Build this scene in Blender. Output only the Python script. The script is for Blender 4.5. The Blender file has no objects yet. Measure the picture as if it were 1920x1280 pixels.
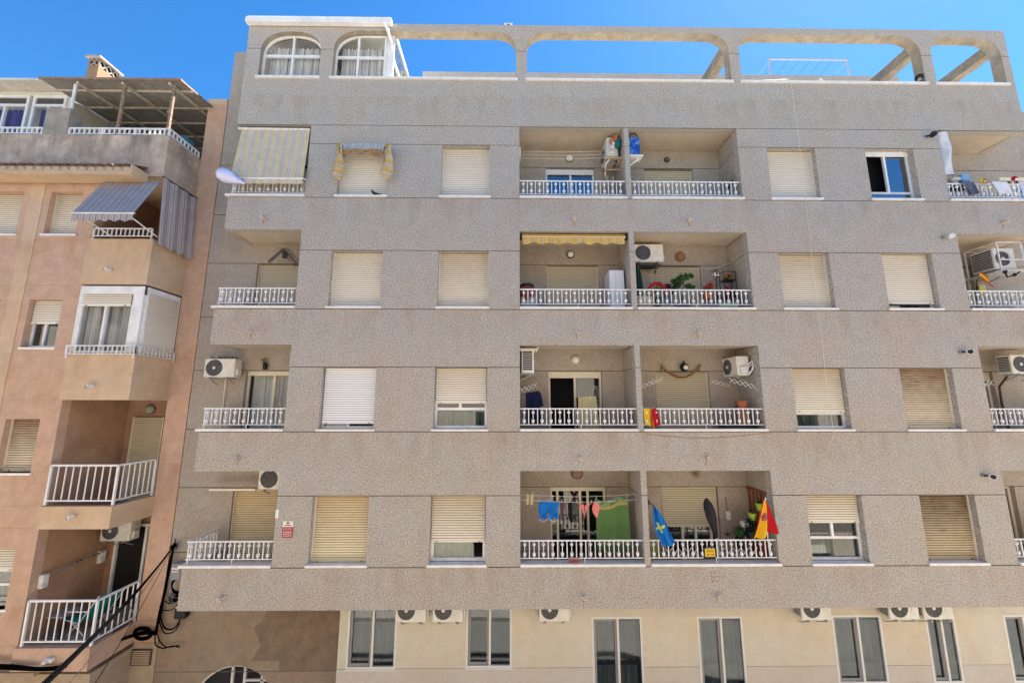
import bpy, bmesh, math, random
from mathutils import Vector, Matrix
from math import sin, cos, pi, radians
rnd = random.Random(7)
SC = bpy.context.scene
COL = SC.collection
ORG = {}

# ------------------------------------------------------------------ mesh builder
class MB:
    def __init__(s): s.v=[]; s.f=[]; s.m=[]; s.uv=[]; s.hasuv=False
    def face(s, pts, m=0, uv=None):
        n=len(s.v); s.v.extend([tuple(p) for p in pts]); s.f.append(tuple(range(n,n+len(pts)))); s.m.append(m)
        s.uv.append(uv or [(0,0)]*len(pts))
        if uv: s.hasuv=True
    def box(s,x0,x1,y0,y1,z0,z1,m=0):
        P=[(x0,y0,z0),(x1,y0,z0),(x1,y1,z0),(x0,y1,z0),(x0,y0,z1),(x1,y0,z1),(x1,y1,z1),(x0,y1,z1)]
        for q in ((0,1,5,4),(1,2,6,5),(2,3,7,6),(3,0,4,7),(4,5,6,7),(3,2,1,0)): s.face([P[i] for i in q],m)
        return s
    def bar(s,a,b,w,h=None,m=0,up=(0,0,1)):
        a=Vector(a);b=Vector(b);h=h or w; d=(b-a)
        if d.length<1e-6: return s
        d.normalize(); u=Vector(up)
        if abs(d.dot(u))>.98: u=Vector((0,1,0))
        r=d.cross(u).normalized(); u=r.cross(d)
        P=[]
        for e in (a,b):
            for i,j in ((-1,-1),(1,-1),(1,1),(-1,1)): P.append(e+r*(i*w/2)+u*(j*h/2))
        for q in ((0,1,5,4),(1,2,6,5),(2,3,7,6),(3,0,4,7),(4,5,6,7),(3,2,1,0)): s.face([P[i] for i in q],m)
        return s
    def tube(s,pts,r,n=6,m=0,cap=True):
        pts=[Vector(p) for p in pts]; rs=r if isinstance(r,(list,tuple)) else [r]*len(pts)
        rings=[]; prev=None
        for i,p in enumerate(pts):
            d=(pts[min(i+1,len(pts)-1)]-pts[max(i-1,0)])
            if d.length<1e-9: d=Vector((0,0,1))
            d.normalize()
            if prev is None:
                u=Vector((0,0,1)) if abs(d.z)<.9 else Vector((1,0,0))
                r1=d.cross(u).normalized()
            else:
                r1=(prev-d*prev.dot(d)); r1=r1.normalized() if r1.length>1e-6 else d.orthogonal().normalized()
            prev=r1; r2=d.cross(r1)
            rings.append([p+r1*(rs[i]*cos(2*pi*k/n))+r2*(rs[i]*sin(2*pi*k/n)) for k in range(n)])
        for i in range(len(rings)-1):
            for k in range(n):
                s.face([rings[i][k],rings[i][(k+1)%n],rings[i+1][(k+1)%n],rings[i+1][k]],m)
        if cap: s.face(rings[0][::-1],m); s.face(rings[-1],m)
        return s
    def lathe(s,c,prof,n=14,m=0,axis='z'):
        def P(r,h,k):
            a=2*pi*k/n; x,y=r*cos(a),r*sin(a)
            if axis=='z': return (c[0]+x,c[1]+y,c[2]+h)
            if axis=='y': return (c[0]+x,c[1]+h,c[2]+y)
            return (c[0]+h,c[1]+x,c[2]+y)
        for i in range(len(prof)-1):
            for k in range(n):
                s.face([P(*prof[i],k),P(*prof[i],k+1),P(*prof[i+1],k+1),P(*prof[i+1],k)],m)
        return s
    def ball(s,c,r,n=8,m=0,sz=1.0,sx=1.0,sy=1.0):
        R=n//2
        pr=[(sin(pi*i/R),-cos(pi*i/R)) for i in range(R+1)]
        for i in range(R):
            for k in range(n):
                a0,a1=2*pi*k/n,2*pi*(k+1)/n
                q=[]
                for (rr,h),a in ((pr[i],a0),(pr[i],a1),(pr[i+1],a1),(pr[i+1],a0)):
                    q.append((c[0]+r*sx*rr*cos(a),c[1]+r*sy*rr*sin(a),c[2]+r*sz*h))
                if i==0: q=[q[0],q[2],q[3]]
                elif i==R-1: q=[q[0],q[1],q[2]]
                s.face(q,m)
        return s
    def grid(s,fn,nu,nv,m=0):
        P=[[fn(i/nu,j/nv) for j in range(nv+1)] for i in range(nu+1)]
        for i in range(nu):
            for j in range(nv):
                s.face([P[i][j],P[i+1][j],P[i+1][j+1],P[i][j+1]],m,[(i/nu,j/nv),((i+1)/nu,j/nv),((i+1)/nu,(j+1)/nv),(i/nu,(j+1)/nv)])
        s.hasuv=True
        return s
    def chbox(s,x0,x1,y0,y1,z0,z1,c=.015,m=0):
        X=(x0,x1);Y=(y0,y1);Z=(z0,z1)
        sg=lambda i:1 if i==0 else -1
        def V(i,j,k,a):
            p=[X[i]+sg(i)*c,Y[j]+sg(j)*c,Z[k]+sg(k)*c]; p[a]=(X,Y,Z)[a][(i,j,k)[a]]; return tuple(p)
        for a in range(3):
            for e in (0,1):
                q=[]
                for u,w in ((0,0),(1,0),(1,1),(0,1)):
                    t=[0,0,0]; t[a]=e; t[(a+1)%3]=u; t[(a+2)%3]=w; q.append(V(*t,a))
                s.face(q,m)
        for a in range(3):
            b,d=(a+1)%3,(a+2)%3
            for e in (0,1):
                for g in (0,1):
                    t0=[0,0,0];t0[b]=e;t0[d]=g; t1=list(t0); t1[a]=1
                    s.face([V(*t0,b),V(*t1,b),V(*t1,d),V(*t0,d)],m)
        for i in (0,1):
            for j in (0,1):
                for k in (0,1): s.face([V(i,j,k,0),V(i,j,k,1),V(i,j,k,2)],m)
        return s
    def build(s,name,mats,parent=None,smooth=False,weld=False):
        me=bpy.data.meshes.new(name)
        off=ORG.get(parent.name,Vector((0,0,0))) if parent else Vector((0,0,0))
        me.from_pydata([(x-off.x,y-off.y,z-off.z) for x,y,z in s.v],[],s.f)
        if not isinstance(mats,(list,tuple)): mats=[mats]
        for m in mats: me.materials.append(m)
        me.polygons.foreach_set('material_index',s.m)
        if s.hasuv:
            l=me.uv_layers.new(name='UVMap'); fl=[c for u in s.uv for p in u for c in p]; l.data.foreach_set('uv',fl)
        bm=bmesh.new(); bm.from_mesh(me)
        if weld or smooth: bmesh.ops.remove_doubles(bm,verts=bm.verts,dist=1e-5)
        bmesh.ops.recalc_face_normals(bm,faces=bm.faces)
        bm.to_mesh(me); bm.free()
        if smooth: me.polygons.foreach_set('use_smooth',[True]*len(me.polygons))
        me.update()
        o=bpy.data.objects.new(name,me); COL.objects.link(o)
        if parent: o.parent=parent; ORG[o.name]=off
        return o

def tag(o,label,cat=None,group=None,kind=None):
    if label: o['label']=label
    if cat: o['category']=cat
    if group: o['group']=group
    if kind: o['kind']=kind
    return o
def thing(name,label,cat,loc,group=None,rz=0):
    o=bpy.data.objects.new(name,None); COL.objects.link(o); o.empty_display_size=.1
    o.location=loc; o.rotation_euler=(0,0,rz); tag(o,label,cat,group)
    ORG[o.name]=Vector(loc); return o
def solo(mb,name,mats,label,cat,base,group=None,kind=None,smooth=False):
    """one-mesh thing, its origin at its base"""
    b=Vector(base); mb.v=[(x-b.x,y-b.y,z-b.z) for x,y,z in mb.v]
    o=mb.build(name,mats,None,smooth); o.location=b; tag(o,label,cat,group,kind); return o
def dup(root,loc,rz,label,group=None):
    r=root.copy(); COL.objects.link(r); r.location=loc; r.rotation_euler=(0,0,rz); r['label']=label
    if group: r['group']=group
    for ch in list(root.children):
        c=ch.copy(); COL.objects.link(c); c.parent=r
        for g in list(ch.children):
            e=g.copy(); COL.objects.link(e); e.parent=c
    return r

# ------------------------------------------------------------------ materials
class NT:
    def __init__(s,name):
        s.m=bpy.data.materials.new(name); s.m.use_nodes=True; s.t=s.m.node_tree; s.b=s.t.nodes['Principled BSDF']
    def n(s,ty,**k):
        o=s.t.nodes.new(ty)
        for a,b in k.items(): setattr(o,a,b)
        return o
    def l(s,a,b): s.t.links.new(a,b)
    def pos(s): return s.n('ShaderNodeNewGeometry').outputs['Position']
    def noise(s,vec,scale,detail=3,rough=.6,sc=None):
        if sc:
            mp=s.n('ShaderNodeMapping'); mp.inputs['Scale'].default_value=sc; s.l(vec,mp.inputs['Vector']); vec=mp.outputs[0]
        o=s.n('ShaderNodeTexNoise'); o.inputs['Scale'].default_value=scale; o.inputs['Detail'].default_value=detail; o.inputs['Roughness'].default_value=rough
        s.l(vec,o.inputs['Vector']); return o.outputs['Fac']
    def ramp(s,fac,stops,interp='LINEAR'):
        r=s.n('ShaderNodeValToRGB'); r.color_ramp.interpolation=interp
        e=r.color_ramp.elements
        while len(e)<len(stops): e.new(.5)
        for i,(p,c) in enumerate(stops):
            e[i].position=p; e[i].color=(c,c,c,1) if isinstance(c,(int,float)) else (*c,1)
        s.l(fac,r.inputs[0]); return r.outputs['Color']
    def math(s,op,a,b=None,clamp=False):
        o=s.n('ShaderNodeMath',operation=op,use_clamp=clamp)
        for i,x in enumerate((a,b)):
            if x is None: continue
            if isinstance(x,(int,float)): o.inputs[i].default_value=x
            else: s.l(x,o.inputs[i])
        return o.outputs[0]
    def mix(s,fac,a,b,mode='MIX'):
        o=s.n('ShaderNodeMix',data_type='RGBA',blend_type=mode)
        for i,x in ((0,fac),(6,a),(7,b)):
            if isinstance(x,(int,float)): o.inputs[i].default_value=x
            elif isinstance(x,tuple): o.inputs[i].default_value=(*x,1)
            else: s.l(x,o.inputs[i])
        return o.outputs[2]
    def out(s,col=None,rough=.9,spec=.2,bump=None,bs=.3,bd=.01,metal=0):
        if col is not None:
            if isinstance(col,tuple): s.b.inputs['Base Color'].default_value=(*col,1)
            else: s.l(col,s.b.inputs['Base Color'])
        s.b.inputs['Roughness'].default_value=rough; s.b.inputs['Specular IOR Level'].default_value=spec; s.b.inputs['Metallic'].default_value=metal
        if bump is not None:
            k=s.n('ShaderNodeBump'); k.inputs['Strength'].default_value=bs; k.inputs['Distance'].default_value=bd
            s.l(bump,k.inputs['Height']); s.l(k.outputs[0],s.b.inputs['Normal'])
        return s.m
def mulc(c,k): return tuple(min(1,x*k) for x in c)

def stucco(name,base,grain=1.0,stain=None,floors=(5.13,2.851),warm=(1.0,.9,.8),gs=55,blot=.10):
    """sprayed render: coarse speckle, soft blotches, rust runs that hang below the sill lines"""
    t=NT(name); p=t.pos()
    g=t.noise(p,gs,3,.75)
    sp=t.ramp(g,[(.28,mulc(base,1-.62*grain)),(.46,mulc(base,1-.07*grain)),(.56,mulc(base,1+.10*grain)),(.72,mulc(base,1+.60*grain))])
    b=t.noise(p,.9,4,.6)
    col=t.mix(t.ramp(b,[(.35,0.0),(.7,1.0)]),sp,t.mix(1.0,sp,warm,'MULTIPLY'))
    b2=t.noise(p,3.1,4,.7)
    col=t.mix(1.0,col,t.ramp(b2,[(.3,1-blot),(.7,1+blot*.4)]),'MULTIPLY')
    if stain:
        xyz=t.n('ShaderNodeSeparateXYZ'); t.l(p,xyz.inputs[0])
        d=t.math('SUBTRACT',floors[0],xyz.outputs[2]); d=t.math('DIVIDE',d,floors[1]); f=t.math('FRACT',d)
        wob=t.math('MULTIPLY',t.noise(p,2.2,2,.5),.5)
        fall=t.ramp(t.math('SUBTRACT',f,t.math('MULTIPLY',wob,.35)),[(0.0,1.0),(.02,.8),(.24,0.0)])
        st=t.noise(p,1.0,5,.65,sc=(2.3,1,.5))
        k=t.math('MULTIPLY',t.ramp(st,[(.45,0.0),(.72,1.0)]),fall)
        k=t.math('MULTIPLY',k,stain[1])
        col=t.mix(k,col,stain[0])
        st2=t.noise(p,1.0,4,.7,sc=(7,1,1.1)); k2=t.math('MULTIPLY',t.ramp(st2,[(.60,0.0),(.8,1.0)]),t.math('MULTIPLY',fall,.35))
        col=t.mix(k2,col,mulc(base,.45))
    return t.out(col,.95,.1,g,.6,.012)

GREY=stucco('grey_render',(.415,.39,.355),1.25,((.29,.20,.13),.42),gs=34,warm=(1.02,.95,.88),blot=.08)
GREYB=stucco('grey_render_rear',(.39,.355,.31),.7,((.34,.25,.14),.25),gs=36)
PLAST=stucco('balcony_plaster',(.50,.44,.36),.12,None,gs=30,blot=.14)
GROOVE=NT('joint').out((.12,.105,.09),.95,.1)
ORAN=stucco('orange_render',(.56,.39,.29),.22,((.40,.19,.10),.5),(4.1,2.745),(1.0,.93,.84),gs=40,blot=.16)
OBEIG=stucco('beige_render',(.60,.45,.31),.22,((.33,.24,.16),.5),(3.96,2.765),(1.0,.94,.86),gs=40,blot=.14)
OSHADE=stucco('shaded_balcony_render',(.42,.27,.18),.25,None,gs=40,blot=.2)  # shade of the balcony recess is put into this darker render colour
OPARA=stucco('weathered_parapet',(.56,.45,.36),.2,((.12,.11,.10),.85),(6.72,2.9),(.9,.82,.74),gs=30,blot=.35)
GBEIG=stucco('ground_floor_beige',(.58,.545,.46),.14,None,gs=38,blot=.08)
GBEIG2=stucco('ground_floor_grey_beige',(.53,.505,.45),.18,None,gs=38,blot=.08)
CONC=stucco('concrete',(.36,.33,.29),.3,None,gs=20,blot=.3)
INT=NT('room_dark').out((.018,.018,.02),.9,.1)  # near black colour stands in for the unlit depth of rooms and hollows
def plain(name,c,rough=.6,spec=.3,metal=0,var=.0,vs=6):
    t=NT(name)
    if var:
        p=t.pos(); f=t.noise(p,vs,4,.6)
        col=t.ramp(f,[(.3,mulc(c,1-var)),(.7,mulc(c,1+var*.4))]); return t.out(col,rough,spec,metal=metal)
    return t.out(c,rough,spec,metal=metal)
WHITE=plain('white_paint',(.78,.775,.76),.38,.35,var=.16,vs=4)
WHITER=plain('white_paint_rusty',(.72,.70,.66),.5,.3,var=.3,vs=9)
MARB=plain('sill_marble',(.78,.76,.73),.3,.4,var=.14)
ALU=plain('anodised_frame',(.62,.61,.58),.4,.5,var=.08)
CREAM=plain('cream_frame',(.74,.68,.54),.45,.3,var=.1)
BLACK=plain('black_plastic',(.012,.012,.014),.5,.3); CABLE=plain('black_cable',(.001,.001,.0012),.9,.04)
DARK=plain('dark_grey',(.05,.05,.055),.6,.3)
METAL=plain('galvanised',(.35,.35,.34),.45,.5,.4,var=.2)
RUSTY=plain('rusty_metal',(.30,.20,.13),.7,.3,var=.5,vs=14)
TERRA=plain('terracotta',(.42,.13,.06),.8,.2,var=.35,vs=8)
GREEN=plain('leaf_green',(.04,.12,.03),.6,.3,var=.5,vs=40)
GREEN2=plain('leaf_dark',(.012,.035,.018),.6,.3,var=.5,vs=40)
WOOD=plain('red_brown_wood',(.22,.07,.03),.6,.3,var=.4,vs=15)

def shutter_mat(name,c,dirt,amt):
    t=NT(name); g=t.n('ShaderNodeTexCoord').outputs['Generated']; p=t.pos()
    sx=t.n('ShaderNodeSeparateXYZ'); t.l(g,sx.inputs[0])
    n=t.noise(p,4,4,.6); z=t.math('ADD',sx.outputs[2],t.math('MULTIPLY',t.math('SUBTRACT',n,.5),.5))
    n2=t.noise(p,1,3,.6,sc=(3,1,30))
    k=t.math('MULTIPLY',t.ramp(z,[(.15,0.0),(1.0,1.0)]),amt)
    k=t.math('ADD',k,t.math('MULTIPLY',t.ramp(n2,[(.5,0.0),(.75,1.0)]),amt*.35),clamp=True)
    return t.out(t.mix(k,c,dirt),.5,.25)
SH={'cream':shutter_mat('shutter_cream',(.76,.70,.57),(.42,.30,.17),.6),
    'clean':shutter_mat('shutter_pale_cream',(.78,.73,.62),(.50,.38,.24),.45),
    'white':shutter_mat('shutter_white',(.84,.85,.86),(.75,.75,.74),.15),
    'yellow':shutter_mat('shutter_yellowed',(.74,.65,.43),(.46,.29,.13),.55),
    'dirty':shutter_mat('shutter_dirty',(.70,.60,.43),(.22,.13,.07),.9),
    'brown':shutter_mat('shutter_soiled',(.55,.45,.28),(.15,.09,.05),1.0),
    'inner':shutter_mat('shutter_sheltered',(.62,.57,.42),(.45,.38,.24),.4)}
GAPM=plain('slat_gap',(.07,.05,.035),.8,.1); GAPL=plain('slat_gap_pale',(.25,.21,.16),.8,.1)  # gap dirt and weak groove shade, both put into a dark colour

def glass_mat(name,tint=(.78,.84,.82),refl=.10):
    t=NT(name); t.t.nodes.remove(t.b)
    o=t.t.nodes['Material Output']; tr=t.n('ShaderNodeBsdfTransparent'); tr.inputs[0].default_value=(*tint,1)
    gl=t.n('ShaderNodeBsdfGlossy'); gl.inputs['Roughness'].default_value=.015; gl.inputs[0].default_value=(.95,.97,1,1)
    fr=t.n('ShaderNodeLayerWeight'); fr.inputs[0].default_value=.5
    k=t.math('ADD',t.math('MULTIPLY',t.math('POWER',fr.outputs['Facing'],4.0),.9),.05+refl,clamp=True)
    mx=t.n('ShaderNodeMixShader'); t.l(k,mx.inputs[0]); t.l(tr.outputs[0],mx.inputs[1]); t.l(gl.outputs[0],mx.inputs[2]); t.l(mx.outputs[0],o.inputs[0])
    return t.m
GLASS=glass_mat('window_glass',(.72,.78,.76),.05)
GLASSG=glass_mat('street_level_glass',(.55,.60,.60),.01)
GLASSC=glass_mat('clear_glass',(.95,.96,.95),-.03)
GLASSB=glass_mat('blue_film_glass',(.12,.25,.45),.22)  # strong blue tint in the see-through colour
def stripes(name,stops,period=1.0,axis=0,rough=.85,jit=0.0,trans=0.0):
    """stripes along the sheet's own UV"""
    t=NT(name); uv=t.n('ShaderNodeTexCoord').outputs['UV']; s=t.n('ShaderNodeSeparateXYZ'); t.l(uv,s.inputs[0])
    u=t.math('MULTIPLY',s.outputs[axis],period); f=t.math('FRACT',u)
    col=t.ramp(f,stops,'CONSTANT')
    n=t.noise(t.pos(),5,4,.6); col=t.mix(1.0,col,t.ramp(n,[(.3,.82),(.7,1.0)]),'MULTIPLY')
    m=t.out(col,rough,.1)
    if trans:
        t.b.inputs['Transmission Weight'].default_value=0
    return m
CURT=stripes('curtain_striped',[(0,(.74,.70,.64)),(.35,(.30,.20,.17)),(.42,(.62,.58,.52)),(.6,(.42,.36,.32)),(.66,(.66,.64,.60))],7)
CURTG=stripes('curtain_grey',[(0,(.45,.44,.43)),(.4,(.36,.35,.35)),(.7,(.52,.51,.50))],5)
CURTW=stripes('curtain_white',[(0,(.70,.70,.68)),(.5,(.62,.62,.62))],6)
CURTP=stripes('curtain_purple',[(0,(.17,.045,.19)),(.5,(.10,.028,.13))],4)
CURTB=stripes('curtain_dark',[(0,(.16,.15,.14)),(.5,(.10,.095,.09))],5)

# ------------------------------------------------------------------ depth-map wall
def hf(mb,us,vs,dep,T,P,m0=0,mside=0,mint=1,back=True,mg=2):
    """wall as a grid of cells; dep(i,j): 0 face, small groove, larger recess, None hole. P(u,v,d)->xyz"""
    nu,nv=len(us)-1,len(vs)-1
    D=[[dep((us[i]+us[i+1])/2,(vs[j]+vs[j+1])/2) for j in range(nv)] for i in range(nu)]
    def q(a,b,c,d,m): mb.face([a,b,c,d],m)
    for i in range(nu):
        for j in range(nv):
            d=D[i][j]; u0,u1,v0,v1=us[i],us[i+1],vs[j],vs[j+1]
            if d is not None:
                m=m0 if d==0 else (mg if d<.05 else mint)
                q(P(u0,v0,d),P(u1,v0,d),P(u1,v1,d),P(u0,v1,d),m)
                if back and d<T: q(P(u0,v0,T),P(u1,v0,T),P(u1,v1,T),P(u0,v1,T),m0)
            for di,dj,e in ((1,0,(u1,v0,u1,v1)),(0,1,(u0,v1,u1,v1)),(-1,0,(u0,v0,u0,v1)),(0,-1,(u0,v0,u1,v0))):
                a,b=i+di,j+dj; inside=0<=a<nu and 0<=b<nv
                if inside and (di<0 or dj<0): continue
                o=D[a][b] if inside else None
                x=T if d is None else d; y=T if o is None else o
                if (d is None) and (o is None): continue
                if x==y: continue
                lo,hi=min(x,y),max(x,y)
                segs=[(lo,min(hi,T),mside)] if lo<T else []
                if hi>T: segs.append((max(lo,T),hi,mint))
                for s0,s1,mm in segs:
                    q(P(e[0],e[1],s0),P(e[2],e[3],s0),P(e[2],e[3],s1),P(e[0],e[1],s1),mm)
def uniq(a): 
    r=[]
    for x in sorted(a):
        if not r or x-r[-1]>1e-4: r.append(x)
    return r

# ------------------------------------------------------------------ window kit
def shutter_mesh(x0,x1,z0,z1,y,pitch=.052,bar=True):
    mb=MB(); n=max(1,round((z1-z0)/pitch)); h=(z1-z0)/n
    prof=[(0,.004,0),(.06,-.004,0),(.5,-.010,0),(.81,-.003,0),(.83,.008,1),(1.0,.008,1)]
    for k in range(n):
        zb=z0+k*h
        for a,b in zip(prof[:-1],prof[1:]):
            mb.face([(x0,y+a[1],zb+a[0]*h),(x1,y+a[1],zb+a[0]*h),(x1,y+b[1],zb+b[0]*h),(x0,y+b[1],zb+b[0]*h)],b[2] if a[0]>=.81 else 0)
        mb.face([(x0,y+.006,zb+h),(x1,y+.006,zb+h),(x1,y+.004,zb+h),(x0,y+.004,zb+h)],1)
    if bar:
        mb.box(x0,x1,y-.012,y+.012,z0-.035,z0)
        for x in (x0+.12,x1-.12): mb.box(x-.012,x+.012,y-.03,y-.012,z0-.03,z0-.012,1)
    return mb
def frame_mesh(x0,x1,z0,z1,y,f=.05,mull=(),trans=(),d=.05,sash=None):
    mb=MB()
    mb.box(x0,x0+f,y,y+d,z0,z1); mb.box(x1-f,x1,y,y+d,z0,z1)
    mb.box(x0+f,x1-f,y,y+d,z0,z0+f); mb.box(x0+f,x1-f,y,y+d,z1-f,z1)
    zt=z0+f
    for t in trans: mb.box(x0+f,x1-f,y+.003,y+d-.003,t-f/2,t+f/2); zt=t+f/2
    for m in mull: mb.box(m-f/2,m+f/2,y-.008,y+d-.006,zt,z1-f)
    return mb
def pane_mesh(x0,x1,z0,z1,y):
    mb=MB(); mb.box(x0,x1,y,y+.006,z0,z1); return mb
def curtain_mesh(x0,x1,z0,z1,y,nf=9,amp=.022,skew=0):
    mb=MB()
    mb.grid(lambda u,v:(x0+(x1-x0)*u,y+amp*sin(u*nf*2*pi+1.3*sin(v*2))+amp*.4*sin(u*nf*4.7*pi+v*3),z0+(z1-z0)*v),nf*8,4)
    return mb
def window(root,x0,x1,z0,z1,y,frame=WHITE,shut=None,sm='cream',f=.05,mull=(),trans=(),curtain=None,cz=None,glass=GLASS,sill=True,label=None,box=0,name='window',open_x=None,deep=.2,silly=-.045,panes=None):
    """z1 top of opening, z0 sill line. shut: height to which the roller shutter is lowered"""
    zs=z0+(.06 if sill else 0)
    full=shut is not None and shut<=zs+.05
    if full:
        mb=MB(); mb.box(x0,x0+.022,y-.03,y+.02,zs,z1); mb.box(x1-.022,x1,y-.03,y+.02,zs,z1); mb.box(x0+.02,x1-.02,y+.012,y+.02,z1-.04,z1)
    else:
        mb=frame_mesh(x0,x1,zs,z1,y,f,mull,trans)
        if box: mb.box(x0+.01,x1-.01,y-.03,y,z1-box,z1-.003)
    w=mb.build(name,CREAM if full else frame,root)
    if label: w['label']=label
    if shut is not None:
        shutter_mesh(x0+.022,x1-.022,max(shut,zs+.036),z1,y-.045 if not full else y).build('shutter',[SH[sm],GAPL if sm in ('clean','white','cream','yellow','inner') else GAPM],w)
    if not full:
        if panes is None: panes=[(x0+f,x1-f,zs+f,z1-f)]
        for (a,b,c,d) in panes: pane_mesh(a,b,c,d,y+.025).build('pane',glass,w)
        if curtain:
            a,b,c,d=cz or (x0+f,x1-f,zs+.02,z1-f)
            curtain_mesh(a,b,c,d,y+.14,max(4,int((b-a)*9))).build('curtain',curtain,w)
    if sill:
        MB().box(x0-.04,x1+.04,silly,y+.0,z0,z0+.05).build('sill',MARB,w)
    return w
# ================================================================== GREY APARTMENT BUILDING
S=[5.132-2.851*i for i in range(4)]
G=[s+1.45 for s in S]; C=[s+1.985 for s in S]; FL=[s-.53 for s in S]
XL,XR=-6.953,13.595
WC=[(-4.286,-3.046),(-1.689,-.471),(6.676,7.928),(9.236,10.494)]
BC=[(XL,-5.06),(.29,2.99),(3.12,5.934),(11.218,XR)]
B0=-4.264
bld=thing('apartment_building','grey speckled render apartment block with roof arcade, roller shutters and recessed balconies','building',(3.3,.5,-8.6))
def gr(z):
    for i in range(4):
        if S[i]-.02<z<S[i] or G[i]<z<G[i]+.018: return True
    return C[0]<z<C[0]+.018
def dep(x,z):
    for i in range(4):
        if S[i]<z<G[i]:
            for a,b in WC:
                if a<x<b: return .5
        if S[i]<z<C[i]:
            for a,b in BC:
                if a<x<b: return None
    return .012 if gr(z) else 0
zs=[B0,8.40,C[0]+.018]
for i in range(4): zs+=[S[i]-.02,S[i],G[i],G[i]+.018,C[i]]
xs=[x for p in WC+BC for x in p]
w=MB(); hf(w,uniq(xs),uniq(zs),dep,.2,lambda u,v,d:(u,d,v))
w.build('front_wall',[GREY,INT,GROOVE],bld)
# ---- rear wall plane, doors
RY=.95
DR=[(-6.67,-5.25),(1.05,2.43),(3.81,5.19),(11.45,12.62)]
def dep2(x,z):
    if z>C[0]+.34 and -6.8<x<XR-.1: return None
    if z>8.48 and x>0: return None
    if z<-4.3 and x<-3.5: return None
    if z<-3.9 and x>-3.5: return None
    for i in range(4):
        if FL[i]<z<G[i]:
            for k,(a,b) in enumerate(DR):
                if a<x<b and not (i==0 and k==3): return .6
        if i==0 and S[0]<z<6.42 and 13.92<x<15.2: return .6
        if G[i]<z<G[i]+.018 or S[i]-.02<z<S[i]: return .012
    if C[0]<z<C[0]+.018 : return .012
    return 0
zs=[-3.9,-4.3,10.2,C[0]+.018,C[0]+.34,8.48,6.42,-8.6]
for i in range(4): zs+=[S[i]-.02,S[i],G[i],G[i]+.018,FL[i]]
xs=[-7.99,-6.8,-3.5,XR-.1,17,13.92,15.2]+[x for p in DR for x in p]
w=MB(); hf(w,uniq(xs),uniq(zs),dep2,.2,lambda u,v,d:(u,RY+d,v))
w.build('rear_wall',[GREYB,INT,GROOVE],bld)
# stair-tower return and party wall behind the left edge
w=MB(); w.box(-8.20,-8.0,1.25,5,-8.6,9.85); w.box(-7.985,-7.8,1.16,4,7.4,10.19); w.box(-7.985,-6.9,3.8,4,7.4,10.19)
w.build('party_wall',GREYB,bld)
w=MB(); w.box(XL,XR,.2,RY,B0+.4,B0+.5); w.build('soffit',PLAST,bld)
w=MB(); w.box(XL,-6.8,.2,RY,C[0],8.4); w.box(XR-.15,XR,.2,RY,C[0],8.4); w.build('parapet_return',GREY,bld)

# ---- balconies: side walls, ceiling, floor
def side_wall(mb,x,sgn,i,y0=.2,y1=RY):
    us=[y0,y1]; vs=[FL[i],S[i]-.02,S[i],G[i],G[i]+.018,C[i]]
    hf(mb,us,vs,lambda u,v:.01 if (G[i]<v<G[i]+.018 or S[i]-.02<v<S[i]) else 0,.02,lambda u,v,d:(x+sgn*d,u,v),back=False)
for i in range(4):
    for k,(a,b) in enumerate(BC):
        mb=MB()
        if k!=0: side_wall(mb,a,-1,i)
        if k!=3: side_wall(mb,b,1,i)
        a2=a+.12 if k==0 else a; b2=b-.12 if k==3 else b
        # ceiling sits 12 mm above the beam, floor slab
        mb.face([(a2,.2,C[i]+.012),(b2,.2,C[i]+.012),(b2,RY,C[i]+.012),(a2,RY,C[i]+.012)],3)
        mb.box(a2,b2,.2,RY,C[i]+.02,C[i]+.34,0)
        mb.box(a2,b2,.2,RY,FL[i]-.28,FL[i],1)
        if k==0: (mb.box(a,a+.12,.2,RY,C[i],S[i-1],0) if i else None)
        if k==3 and i: mb.box(b-.12,b,.2,RY,C[i],S[i-1],0)
        mb.build('balcony',[GREYB,CONC,GROOVE,PLAST],bld)
mb=MB(); mb.box(XL,XL+.12,.2,RY,B0,S[3]); mb.box(XR-.12,XR,.2,RY,B0,S[3]); mb.build('balcony_parapet',GREY,bld)

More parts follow.
